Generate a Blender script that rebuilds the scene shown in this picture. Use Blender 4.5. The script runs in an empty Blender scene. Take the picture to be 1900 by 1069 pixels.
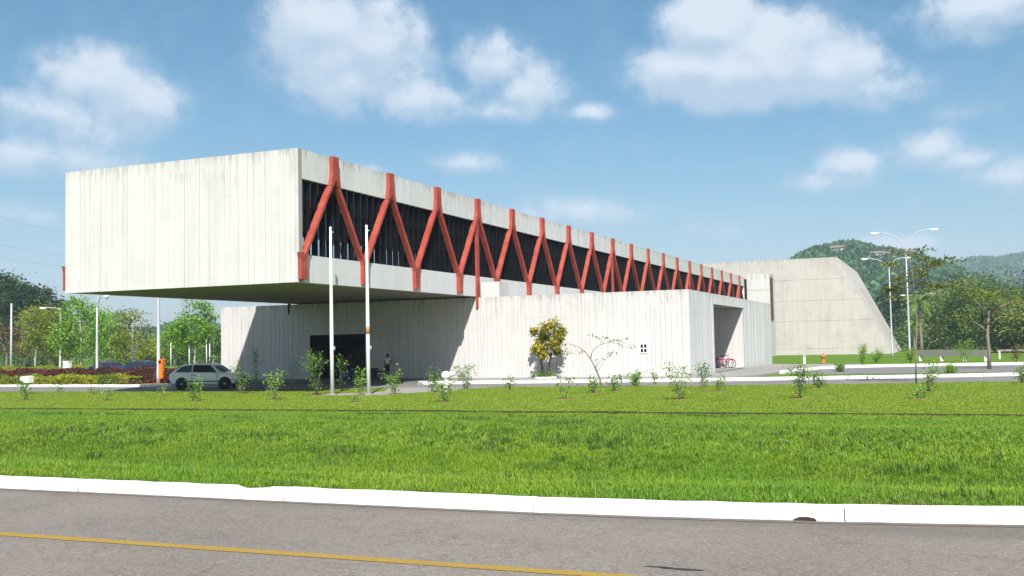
import bpy, bmesh, math, random
import numpy as np
from mathutils import Vector

R = math.radians
rnd = random.Random(7)
nrs = np.random.RandomState(11)
scene = bpy.context.scene
col = scene.collection

# ------------------------------------------------------------------ camera
FPX, CX, CY, CAMH = 1932.0, 950.0, 534.5, 2.22
YAW, PITCH, ROLL = 0.3903, 0.0532, 0.0203
F0 = np.array([-math.sin(YAW), math.cos(YAW), 0.0]); R0 = np.array([math.cos(YAW), math.sin(YAW), 0.0]); U0 = np.array([0, 0, 1.0])
FW = F0 * math.cos(PITCH) + U0 * math.sin(PITCH); U1 = U0 * math.cos(PITCH) - F0 * math.sin(PITCH)
RT = R0 * math.cos(ROLL) - U1 * math.sin(ROLL); UP = U1 * math.cos(ROLL) + R0 * math.sin(ROLL)
CAM = np.array([0, 0, CAMH])
def ray(x, y):
    return (FW * FPX + RT * (x - CX) - UP * (y - CY)) / FPX
def on_ground(x, y, z=0.0):
    d = ray(x, y); return CAM + d * ((z - CAMH) / d[2])
def on_y(x, y, Y):
    d = ray(x, y); return CAM + d * (Y / d[1])

cam = bpy.data.cameras.new('camera'); cam_o = bpy.data.objects.new('camera', cam); col.objects.link(cam_o)
from mathutils import Matrix
cam_o.matrix_world = Matrix(((RT[0], UP[0], -FW[0], 0), (RT[1], UP[1], -FW[1], 0), (RT[2], UP[2], -FW[2], CAMH), (0, 0, 0, 1)))
cam.sensor_width = 36.0; cam.lens = FPX / 1900.0 * 36.0; cam.clip_start = 0.1; cam.clip_end = 20000
scene.camera = cam_o
scene.render.resolution_x, scene.render.resolution_y = 1024, 576

# ------------------------------------------------------------------ sky and sun
SUN = Vector((0.42, -0.90, 1.0)).normalized()
EXPOSURE = 0.85
scene.view_settings.view_transform = 'Standard'; scene.view_settings.look = 'None'
scene.view_settings.exposure = EXPOSURE; scene.view_settings.gamma = 1.0
scene.view_settings.use_curve_mapping = False
w = bpy.data.worlds.new('World'); scene.world = w; w.use_nodes = True
wn, wl = w.node_tree.nodes, w.node_tree.links
wn.clear()
def W(t, **kw):
    n = wn.new(t)
    for k, v in kw.items(): setattr(n, k, v)
    return n
def wset(sock, v):
    if isinstance(v, bpy.types.NodeSocket): wl.new(v, sock)
    else: sock.default_value = v
def wm(op, a, b=None, c=None, clamp=False):
    n = W('ShaderNodeMath', operation=op); n.use_clamp = clamp
    wset(n.inputs[0], a)
    if b is not None: wset(n.inputs[1], b)
    if c is not None: wset(n.inputs[2], c)
    return n.outputs[0]
sky = W('ShaderNodeTexSky', sky_type='NISHITA'); sky.sun_disc = False
sky.sun_elevation = math.asin(SUN.z); sky.sun_rotation = math.atan2(SUN.x, SUN.y)
sky.air_density = 1.0; sky.dust_density = 0.8; sky.ozone_density = 2.0; sky.altitude = 0
tc = W('ShaderNodeTexCoord'); DIR = tc.outputs['Generated']
sx = W('ShaderNodeSeparateXYZ'); wl.new(DIR, sx.inputs[0])
az = wm('ARCTAN2', sx.outputs[0], sx.outputs[1]); el = wm('ARCSINE', sx.outputs[2])
def noise(scale, detail, rough, vec=DIR):
    n = W('ShaderNodeTexNoise'); n.inputs['Scale'].default_value = scale; n.inputs['Detail'].default_value = detail
    n.inputs['Roughness'].default_value = rough; wl.new(vec, n.inputs['Vector']); return n.outputs['Fac']
n_big = noise(10.0, 10, 0.60); n_fine = noise(42.0, 8, 0.62)
blobs = [(170, 150, 120, 62, .80), (110, 205, 125, 50, .72), (260, 190, 90, 55, .66), (150, 245, 130, 34, .5), (50, 285, 190, 42, .66), (590, 45, 105, 80, .95), (690, 90, 105, 95, .95), (650, 150, 130, 60, .85), (760, 185, 115, 45, .8),
         (920, 120, 75, 58, .9), (975, 165, 85, 55, .8), (940, 205, 110, 26, .6), (1095, 207, 60, 20, .5), (1400, 125, 200, 66, 1.3), (1640, 160, 90, 40, .6), (640, 110, 150, 90, .8), (1320, 50, 95, 62, 1.25), (1300, 125, 120, 52, 1.2), (1420, 95, 130, 66, 1.2), (1530, 125, 110, 58, 1.1), (1610, 160, 85, 40, .7),
         (1575, 95, 34, 36, .6), (1830, 12, 165, 52, .8), (1575, 305, 62, 32, .75), (1540, 335, 85, 24, .6), (1720, 275, 75, 32, .75), (1780, 295, 70, 26, .6), (1860, 330, 90, 36, .62),
         (860, 302, 80, 24, .52), (1080, 395, 180, 36, .46), (1655, 455, 80, 20, .6), (690, 313, 65, 15, .5), (1780, 210, 120, 28, .22), (1330, 430, 170, 30, .3), (60, 400, 160, 30, .3)]
cv = W('ShaderNodeCombineXYZ'); wl.new(az, cv.inputs[0]); wl.new(el, cv.inputs[1])
cv2 = W('ShaderNodeVectorMath', operation='ADD'); wl.new(cv.outputs[0], cv2.inputs[0]); cv2.inputs[1].default_value = (.004, .016, 0)
def blob_field(vec):
    comb = None
    for (bx, by, bw, bh, st) in blobs:
        d = ray(bx, by); d = d / np.linalg.norm(d)
        a0, e0 = math.atan2(d[0], d[1]), math.asin(d[2])
        s = W('ShaderNodeVectorMath', operation='SUBTRACT'); wl.new(vec, s.inputs[0]); s.inputs[1].default_value = (a0, e0, 0)
        m = W('ShaderNodeVectorMath', operation='MULTIPLY'); wl.new(s.outputs[0], m.inputs[0]); m.inputs[1].default_value = (FPX / (bw * 1.45), FPX / (bh * 1.5), 0)
        L = W('ShaderNodeVectorMath', operation='LENGTH'); wl.new(m.outputs[0], L.inputs[0])
        v = wm('MULTIPLY', wm('SUBTRACT', 1.0, L.outputs['Value'], clamp=True), st)
        comb = v if comb is None else wm('SMOOTH_MAX', comb, v, 0.14)
    return comb
comb = blob_field(cv.outputs[0]); comb_up = blob_field(cv2.outputs[0])
# clouds of the same kind over the rest of the sky
mp = W('ShaderNodeMapping'); mp.inputs['Scale'].default_value = (1, 1, 2.2); wl.new(DIR, mp.inputs['Vector'])
gen = noise(2.6, 4, 0.5, mp.outputs[0])
dc = ray(950, 330); ac, ec = math.atan2(dc[0], dc[1]), math.asin(dc[2] / np.linalg.norm(dc))
s = W('ShaderNodeVectorMath', operation='SUBTRACT'); wl.new(cv.outputs[0], s.inputs[0]); s.inputs[1].default_value = (ac, ec, 0)
m = W('ShaderNodeVectorMath', operation='MULTIPLY'); wl.new(s.outputs[0], m.inputs[0]); m.inputs[1].default_value = (1 / .62, 1 / .34, 0)
L = W('ShaderNodeVectorMath', operation='LENGTH'); wl.new(m.outputs[0], L.inputs[0])
outside = wm('MULTIPLY', wm('SUBTRACT', L.outputs['Value'], 0.85), 4.0, clamp=True)
genb = wm('MULTIPLY', wm('MULTIPLY', wm('SUBTRACT', gen, 0.47), 5.0, clamp=True), outside)
base = wm('MAXIMUM', comb, genb)
nz = wm('ADD', wm('MULTIPLY', wm('SUBTRACT', n_big, 0.5), 0.85), wm('MULTIPLY', wm('SUBTRACT', n_fine, 0.5), 0.85))
soft = wm('MULTIPLY', base, 3.0, clamp=True)
dens = wm('ADD', base, wm('MULTIPLY', nz, soft))
mr = W('ShaderNodeMapRange', interpolation_type='SMOOTHSTEP'); wl.new(dens, mr.inputs['Value'])
mr.inputs['From Min'].default_value = 0.04; mr.inputs['From Max'].default_value = 0.60
cover = wm('MULTIPLY', mr.outputs['Result'], 0.84)
up = W('ShaderNodeVectorMath', operation='ADD'); wl.new(DIR, up.inputs[0]); up.inputs[1].default_value = (.006, -.004, .022)
n_up = noise(10.0, 10, 0.60, up.outputs[0])
relief = wm('ADD', wm('MULTIPLY', wm('SUBTRACT', comb, comb_up), 2.2), wm('MULTIPLY', wm('SUBTRACT', n_big, n_up), 1.9))
lit = W('ShaderNodeMapRange', interpolation_type='SMOOTHSTEP'); wl.new(wm('ADD', wm('ADD', wm('MULTIPLY', dens, .6), wm('MULTIPLY', wm('SUBTRACT', n_fine, .5), 1.1)), relief), lit.inputs['Value'])
lit.inputs['From Min'].default_value = -0.15; lit.inputs['From Max'].default_value = 1.35
cc = W('ShaderNodeMix', data_type='RGBA'); wl.new(lit.outputs['Result'], cc.inputs['Factor'])
cc.inputs[6].default_value = (5.2, 6.4, 7.7, 1); cc.inputs[7].default_value = (8.3, 8.8, 9.4, 1)
hs = W('ShaderNodeHueSaturation'); hs.inputs['Saturation'].default_value = 1.38; hs.inputs['Hue'].default_value = 0.486; wl.new(sky.outputs[0], hs.inputs['Color'])
mx = W('ShaderNodeMix', data_type='RGBA'); wl.new(cover, mx.inputs['Factor']); wl.new(hs.outputs[0], mx.inputs[6]); wl.new(cc.outputs[2], mx.inputs[7])
bg = W('ShaderNodeBackground'); bg.inputs['Strength'].default_value = 0.061; wl.new(mx.outputs[2], bg.inputs['Color'])
wo = W('ShaderNodeOutputWorld'); wl.new(bg.outputs[0], wo.inputs['Surface'])

sun = bpy.data.lights.new('sun', 'SUN'); sun.energy = 4.8; sun.angle = R(0.53); sun.color = (1.0, 0.965, 0.915)
sun_o = bpy.data.objects.new('sun', sun); col.objects.link(sun_o)
sun_o.rotation_euler = SUN.to_track_quat('Z', 'Y').to_euler(); sun_o.location = (20, -40, 60)

scene.cycles.max_bounces = 8; scene.cycles.transparent_max_bounces = 16; scene.cycles.use_denoising = True
scene.cycles.volume_bounces = 0

# ------------------------------------------------------------------ materials
class NT:
    def __init__(self, name):
        self.m = bpy.data.materials.new(name); self.m.use_nodes = True
        self.n, self.l = self.m.node_tree.nodes, self.m.node_tree.links
        self.b = self.n['Principled BSDF']; self.out = self.n['Material Output']
        g = self.n.new('ShaderNodeNewGeometry'); self.geo = g; self.pos = g.outputs['Position']
    def set(self, s, v):
        if isinstance(v, bpy.types.NodeSocket): self.l.new(v, s)
        elif isinstance(v, (tuple, list)) and len(v) == 3 and s.type == 'RGBA': s.default_value = (*v, 1)
        else: s.default_value = v
    def math(self, op, a, b=0.0, clamp=False):
        n = self.n.new('ShaderNodeMath'); n.operation = op; n.use_clamp = clamp
        self.set(n.inputs[0], a); self.set(n.inputs[1], b); return n.outputs[0]
    def noise(self, scale=1.0, detail=4, rough=.55, stretch=None, vec=None):
        v = vec or self.pos
        if stretch:
            mp = self.n.new('ShaderNodeMapping'); mp.inputs['Scale'].default_value = stretch; self.l.new(v, mp.inputs['Vector']); v = mp.outputs[0]
        n = self.n.new('ShaderNodeTexNoise'); n.inputs['Scale'].default_value = scale; n.inputs['Detail'].default_value = detail
        n.inputs['Roughness'].default_value = rough; self.l.new(v, n.inputs['Vector']); return n.outputs['Fac']
    def ramp(self, f, a, b, smooth=True):
        n = self.n.new('ShaderNodeMapRange'); n.interpolation_type = 'SMOOTHSTEP' if smooth else 'LINEAR'
        self.set(n.inputs['Value'], f); n.inputs['From Min'].default_value = a; n.inputs['From Max'].default_value = b
        return n.outputs['Result']
    def mix(self, f, a, b, mode='MIX'):
        n = self.n.new('ShaderNodeMix'); n.data_type = 'RGBA'; n.blend_type = mode
        self.set(n.inputs['Factor'], f); self.set(n.inputs[6], a); self.set(n.inputs[7], b); return n.outputs[2]
    def bump(self, h, strength=.3, dist=.02):
        n = self.n.new('ShaderNodeBump'); n.inputs['Strength'].default_value = strength; n.inputs['Distance'].default_value = dist
        self.set(n.inputs['Height'], h); self.l.new(n.outputs[0], self.b.inputs['Normal'])
    def objrand(self):
        return self.n.new('ShaderNodeObjectInfo').outputs['Random']
    def fin(self, colour, rough=.7, spec=.3, metal=0.0):
        self.set(self.b.inputs['Base Color'], colour); self.set(self.b.inputs['Roughness'], rough)
        self.b.inputs['Specular IOR Level'].default_value = spec; self.b.inputs['Metallic'].default_value = metal
        return self.m

def plain(name, c, rough=.6, spec=.4, metal=0.0, var=.12, scale=3.0):
    t = NT(name); n = t.noise(scale, 4)
    k = tuple(x * (1 - var) for x in c); j = tuple(min(1, x * (1 + var)) for x in c)
    return t.fin(t.mix(n, k, j), rough, spec, metal)

def concrete(name, c, top, axis, stain=.6, boards=.33, grey=None):
    """pale board-marked concrete; axis = the horizontal world axis along the wall; top = height of the wall's top edge"""
    t = NT(name)
    st = (1.0, 1.0, .06)
    streak = t.noise(2.6, 6, .65, st); fine = t.noise(9.0, 5, .7, (1, 1, .08)); blot = t.noise(.55, 5, .6)
    sep = t.n.new('ShaderNodeSeparateXYZ'); t.l.new(t.pos, sep.inputs[0])
    u = sep.outputs[axis]; z = sep.outputs[2]
    near_top = t.ramp(z, top - 2.6, top + .25)
    thin_top = t.ramp(z, top - .5, top + .05)
    c1 = t.mix(t.ramp(streak, .35, .70), c, tuple(x * .90 for x in c))
    c1 = t.mix(t.math('MULTIPLY', t.ramp(blot, .45, .75), .35), c1, grey or tuple(x * .75 for x in c))
    dark = t.math('MULTIPLY', t.math('MULTIPLY', t.ramp(fine, .50, .72), near_top), stain)
    dark = t.math('ADD', dark, t.math('MULTIPLY', t.math('MULTIPLY', t.ramp(streak, .42, .66), thin_top), stain * .7), True)
    c1 = t.mix(dark, c1, (.16, .15, .12))
    # pour joints and board edges
    cell = t.math('FRACT', t.math('DIVIDE', t.math('ADD', u, t.math('MULTIPLY', streak, .05)), boards))
    line = t.math('MULTIPLY', t.ramp(t.math('ABSOLUTE', t.math('SUBTRACT', cell, .5)), .46, .5), .10)
    c1 = t.mix(line, c1, (.25, .24, .21))
    lift = t.math('FRACT', t.math('DIVIDE', t.math('ADD', z, t.math('MULTIPLY', t.noise(.8, 3), .05)), 1.9))
    c1 = t.mix(t.math('MULTIPLY', t.math('MULTIPLY', t.ramp(t.math('ABSOLUTE', t.math('SUBTRACT', lift, .5)), .490, .5), t.ramp(t.noise(.6, 4), .42, .6)), .30), c1, (.30, .28, .25))
    drip = t.math('MULTIPLY', t.math('MULTIPLY', t.ramp(t.noise(1.3, 5, .6, (1, 1, .012)), .60, .70), t.ramp(t.noise(.5, 4, .6), .45, .62)), .38)
    c1 = t.mix(drip, c1, (.28, .265, .235))
    r = t.objrand()
    c1 = t.mix(t.math('MULTIPLY', r, .08), c1, tuple(x * .72 for x in c))
    t.bump(t.math('ADD', t.math('MULTIPLY', fine, .6), t.noise(40, 3)), .25, .01)
    return t.fin(c1, .85, .25)

def foliage(name, c1, c2, c3=None, trans=.35, rough=.55):
    t = NT(name)
    isl = t.geo.outputs['Random Per Island']; n = t.noise(.7, 3)
    c = t.mix(isl, c1, c2)
    if c3: c = t.mix(t.ramp(n, .45, .68), c, c3)
    t.fin(c, rough, .25)
    tr = t.n.new('ShaderNodeBsdfTranslucent'); t.set(tr.inputs['Color'], c)
    ms = t.n.new('ShaderNodeMixShader'); ms.inputs[0].default_value = trans
    t.l.new(t.b.outputs[0], ms.inputs[1]); t.l.new(tr.outputs[0], ms.inputs[2]); t.l.new(ms.outputs[0], t.out.inputs['Surface'])
    return t.m

def blades(name, a, b, c, d):
    t = NT(name)
    r = t.objrand(); isl = t.geo.outputs['Random Per Island']
    big = t.noise(.22, 5, .65); mid = t.noise(1.1, 5, .65)
    x = t.mix(r, a, b); x = t.mix(t.ramp(big, .40, .64), x, c); x = t.mix(t.math('MULTIPLY', t.ramp(mid, .48, .70), .85), x, d)
    x = t.mix(t.math('MULTIPLY', t.ramp(isl, .80, 1.0), .6), x, (.30, .28, .08)); x = t.mix(t.math('MULTIPLY', t.ramp(t.noise(.5, 5, .7, (.6, 1, 1)), .62, .76), .5), x, (.27, .25, .07))
    t.fin(x, .5, .3)
    tr = t.n.new('ShaderNodeBsdfTranslucent'); t.set(tr.inputs['Color'], x)
    ms = t.n.new('ShaderNodeMixShader'); ms.inputs[0].default_value = .35
    t.l.new(t.b.outputs[0], ms.inputs[1]); t.l.new(tr.outputs[0], ms.inputs[2]); t.l.new(ms.outputs[0], t.out.inputs['Surface'])
    return t.m

M = {}
CW = (.545, .530, .515)  # same concrete as the sides, colour toned down for the strong front sun
M['front'] = concrete('board marked concrete front', CW, 11.43, 0, .55)
M['side'] = concrete('board marked concrete side', (.63, .62, .605), 11.43, 1, .8)  # same concrete, paler in colour to offset weaker sunlight on the long sides
M['wing'] = concrete('board marked concrete wing', CW, 5.2, 0, .75)
M['wing_side'] = concrete('board marked concrete wing side', (.63, .62, .605), 5.2, 1, .5)  # wing concrete again, lightened in colour where the flank gets little sun
M['theatre'] = concrete('weathered concrete theatre', (.46, .43, .395), 14.8, 0, .9, .55, grey=(.25, .235, .215))
M['core'] = plain('concrete core', (.30, .29, .27), .9, .2)
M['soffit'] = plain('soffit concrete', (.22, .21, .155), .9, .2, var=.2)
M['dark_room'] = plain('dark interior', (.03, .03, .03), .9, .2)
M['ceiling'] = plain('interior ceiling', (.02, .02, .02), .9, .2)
t = NT('red paint')
n = t.noise(1.4, 5, .6); n2 = t.noise(7, 4, .6, (1, 1, .2))
c = t.mix(t.ramp(n, .35, .7), (.29, .040, .027), (.35, .075, .046)); c = t.mix(t.math('MULTIPLY', t.ramp(n2, .58, .75), .4), c, (.50, .20, .145))
M['red'] = t.fin(c, .6, .35)
M['fin'] = plain('dark bronze metal', (.006, .006, .007), .8, .05)
t = NT('tinted glass')
tb = t.n.new('ShaderNodeBsdfTransparent'); tb.inputs[0].default_value = (.93, .95, .97, 1)
gl = t.n.new('ShaderNodeBsdfGlossy'); gl.inputs['Roughness'].default_value = .03; gl.inputs['Color'].default_value = (.6, .65, .7, 1)
fr = t.n.new('ShaderNodeFresnel'); fr.inputs[0].default_value = 1.35
ms = t.n.new('ShaderNodeMixShader'); t.l.new(t.math('MULTIPLY', fr.outputs[0], .16), ms.inputs[0]); t.l.new(tb.outputs[0], ms.inputs[1]); t.l.new(gl.outputs[0], ms.inputs[2])
t.l.new(ms.outputs[0], t.out.inputs['Surface']); M['glass'] = t.m
M['kerb'] = None
t = NT('white kerb paint')
n = t.noise(2.2, 6, .65); n2 = t.noise(18, 5, .7)
c = t.mix(t.math('MULTIPLY', t.ramp(n, .52, .75), .35), (.72, .70, .69), (.50, .47, .44)); c = t.mix(t.math('MULTIPLY', t.ramp(n2, .60, .78), .35), c, (.42, .39, .36))
kz = t.n.new('ShaderNodeSeparateXYZ'); t.l.new(t.n.new('ShaderNodeTexCoord').outputs['Object'], kz.inputs[0])
grime = t.math('MULTIPLY', t.ramp(kz.outputs[2], .075, -.01), t.ramp(t.noise(5, 6, .7, (1, 1, .5)), .38, .66))
c = t.mix(t.math('MULTIPLY', grime, .6), c, (.22, .19, .16))
t.bump(n2, .3, .008); M['kerb'] = t.fin(c, .7, .3)
def asphalt(name, a, b, speck, sc=1.0, edge=None):
    t = NT(name)
    n1 = t.noise(38 * sc, 4, .75); n2 = t.noise(.35, 5, .6); n3 = t.noise(2.0, 6, .6, (.22, 1, 1)); n4 = t.noise(150 * sc, 2, .6)
    c = t.mix(t.ramp(n2, .3, .7), a, b)
    c = t.mix(t.math('MULTIPLY', t.ramp(n3, .5, .75), .35), c, tuple(x * .72 for x in a))
    c = t.mix(t.math('MULTIPLY', t.ramp(n1, .50, .68), .58), c, speck)
    c = t.mix(t.math('MULTIPLY', t.ramp(n1, .50, .33), .55), c, tuple(x * .5 for x in a))
    c = t.mix(t.math('MULTIPLY', t.ramp(n4, .62, .74), .6), c, tuple(min(.6, x * 2.0) for x in speck))
    if edge:
        sp = t.n.new('ShaderNodeSeparateXYZ'); t.l.new(t.pos, sp.inputs[0])
        wob = t.math('ADD', sp.outputs[1], t.math('MULTIPLY', t.noise(1.2, 5, .6), .5))
        c = t.mix(t.math('MULTIPLY', t.ramp(wob, edge - .25, edge + .25), .45), c, tuple(x * .55 for x in a))
        crack = t.math('ABSOLUTE', t.math('SUBTRACT', t.noise(.55, 7, .62), .5))
        c = t.mix(t.math('MULTIPLY', t.ramp(crack, .004, .0), .55), c, tuple(x * .3 for x in a))
    t.bump(n1, .6, .006)
    return t.fin(c, .85, .25)
M['asphalt'] = asphalt('worn asphalt', (.160, .138, .116), (.195, .170, .144), (.33, .295, .26), edge=9.25)
M['asphalt2'] = asphalt('grey drive asphalt', (.16, .15, .145), (.20, .185, .175), (.26, .245, .23), .4)
t = NT('yellow road paint')
n = t.noise(30, 5, .7); c = t.mix(t.ramp(n, .48, .70), (.32, .20, .020), (.18, .145, .095)); M['yellow'] = t.fin(c, .7, .3)
M['pave_shade'] = plain('paving darkened for shade', (.13, .125, .12), .8, .2, var=.2, scale=1.5)  # shade under the raised storey put into the paving colour
M['pave'] = plain('concrete paving', (.27, .255, .235), .85, .2, var=.18, scale=1.2)
M['gutter'] = plain('gutter concrete', (.13, .115, .10), .9, .2, var=.4, scale=5)
M['soil'] = plain('bare soil', (.055, .038, .024), .95, .1, var=.35, scale=6)
M['mulch'] = plain('reddish soil', (.26, .15, .07), .95, .1, var=.35, scale=9)
t = NT('lawn ground')
a = t.noise(.18, 5, .6); b = t.noise(1.6, 5, .65); d = t.noise(14, 4, .7)
c = t.mix(t.ramp(a, .35, .68), (.085, .165, .012), (.115, .190, .016)); c = t.mix(t.math('MULTIPLY', t.ramp(b, .5, .75), .5), c, (.070, .145, .012)); c = t.mix(t.math('MULTIPLY', t.ramp(d, .52, .72), .35), c, (.17, .18, .035))
t.bump(d, .6, .05); M['lawn'] = t.fin(c, .9, .1)
M['blade_long'] = blades('long grass blades', (.100, .250, .012), (.175, .340, .016), (.225, .355, .014), (.065, .180, .014))
M['blade_mown'] = blades('mown grass blades', (.220, .320, .020), (.275, .360, .030), (.245, .340, .020), (.175, .275, .018))
M['bark'] = plain('grey bark', (.20, .17, .14), .9, .1, var=.35, scale=5)
M['bark_pale'] = plain('pale bark', (.38, .35, .30), .9, .1, var=.3, scale=4)
M['bark_dark'] = plain('dark bark', (.075, .06, .05), .9, .1, var=.3, scale=6)
M['leaf_green'] = foliage('bright leaves', (0.143, 0.304, 0.032), (0.267, 0.454, 0.053), (0.107, 0.223, 0.026))
M['leaf_olive'] = foliage('olive leaves', (0.152, 0.191, 0.024), (0.263, 0.279, 0.045), (0.096, 0.135, 0.019))
M['leaf_yellow'] = foliage('yellowish leaves', (0.248, 0.296, 0.028), (0.365, 0.358, 0.054), (0.171, 0.233, 0.028))
M['leaf_dark'] = foliage('dark leaves', (0.027, 0.062, 0.020), (0.050, 0.098, 0.027), (0.020, 0.045, 0.016), .2)
M['leaf_mid'] = foliage('mid green leaves', (0.083, 0.157, 0.030), (0.141, 0.231, 0.046), (0.063, 0.116, 0.023))
M['leaf_pale'] = foliage('pale green leaves', (0.163, 0.233, 0.070), (0.233, 0.296, 0.093), (0.124, 0.186, 0.047))
M['leaf_brown'] = foliage('brownish leaves', (0.169, 0.124, 0.052), (0.240, 0.163, 0.072), (0.124, 0.111, 0.039))
M['leaf_rose'] = foliage('rose leaves', (0.120, 0.250, 0.040), (0.280, 0.430, 0.090), (0.090, 0.190, 0.030))
M['leaf_terminalia'] = foliage('bronze green leaves', (0.149, 0.184, 0.031), (0.245, 0.210, 0.053), (0.088, 0.131, 0.025))
M['leaf_red'] = foliage('dark red leaves', (0.093, 0.017, 0.019), (0.159, 0.035, 0.031), (0.066, 0.043, 0.017), .2)
M['leaf_lime'] = foliage('lime hedge leaves', (0.252, 0.313, 0.019), (0.397, 0.397, 0.026), (0.138, 0.221, 0.021))
M['flower'] = foliage('yellow blossom', (0.442, 0.323, 0.017), (0.527, 0.425, 0.030), None, .3)
M['canopy'] = foliage('forest canopy', (0.042, 0.117, 0.045), (0.084, 0.180, 0.064), (0.057, 0.113, 0.038), .1)
M['white_metal'] = plain('white painted metal', (.80, .79, .78), .45, .4, var=.06)
M['galv'] = plain('galvanised pole', (.42, .44, .46), .5, .5, metal=.0, var=.1)
M['lens'] = plain('lamp lens', (.62, .62, .60), .25, .5)
M['orange'] = plain('orange plastic', (.75, .17, .015), .4, .4, var=.08)
M['hyd'] = plain('hydrant paint', (.48, .13, .05), .55, .4, var=.2, scale=12)
M['white_paint'] = plain('white car paint', (.80, .81, .80), .25, .5, var=.03)
M['navy'] = plain('dark blue car paint', (.02, .03, .08), .25, .5, var=.05)
M['black_plastic'] = plain('black plastic', (.02, .02, .022), .5, .4)
M['car_glass'] = plain('dark car glass', (.018, .024, .026), .06, .6)
M['rubber'] = plain('tyre rubber', (.018, .018, .018), .85, .2)
M['rim'] = plain('steel rim', (.34, .35, .36), .35, .5, metal=.5)
M['headlight'] = plain('headlamp glass', (.60, .62, .62), .15, .6)
M['red_lens'] = plain('red lamp lens', (.28, .015, .015), .25, .5)
M['pink'] = plain('pink bicycle paint', (.66, .20, .34), .35, .5)
M['magenta'] = plain('purple bicycle paint', (.34, .06, .20), .35, .5)
M['chrome'] = plain('chrome', (.62, .62, .62), .2, .5, metal=.9)
M['skin'] = plain('brown skin', (.23, .125, .085), .6, .3, var=.05)
M['hair'] = plain('black hair', (.012, .010, .009), .55, .4)
M['shirt'] = plain('white cloth', (.74, .74, .76), .85, .2, var=.05)
M['trousers'] = plain('black cloth', (.018, .018, .022), .9, .2)
M['blue_cloth'] = plain('blue cloth', (.03, .06, .20), .9, .2)
M['maroon'] = plain('maroon cloth', (.12, .02, .02), .9, .2)
M['blue_plastic'] = plain('blue plastic', (.015, .035, .20), .45, .4)
M['dark_bin'] = plain('dark bin plastic', (.03, .028, .026), .6, .3)
M['rust'] = plain('rust stain', (.42, .20, .08), .8, .2, var=.3, scale=14)
M['old_wood'] = plain('weathered post', (.40, .38, .35), .9, .2, var=.25, scale=8)
M['brown_door'] = plain('brown metal', (.09, .03, .022), .6, .3)
M['roof_tile'] = plain('weathered roof', (.20, .15, .125), .85, .2)
M['house'] = plain('pale plaster', (.40, .37, .34), .85, .2)
M['wire'] = plain('cable', (.05, .05, .055), .6, .3)
M['oil'] = plain('oil stain', (.035, .034, .034), .5, .4, var=.4, scale=20)
t = NT('hill forest floor')
c = t.mix(t.ramp(t.noise(.02, 6, .65), .35, .68), (.035, .080, .032), (.060, .11, .040)); M['hill'] = t.fin(c, .95, .1)

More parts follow.
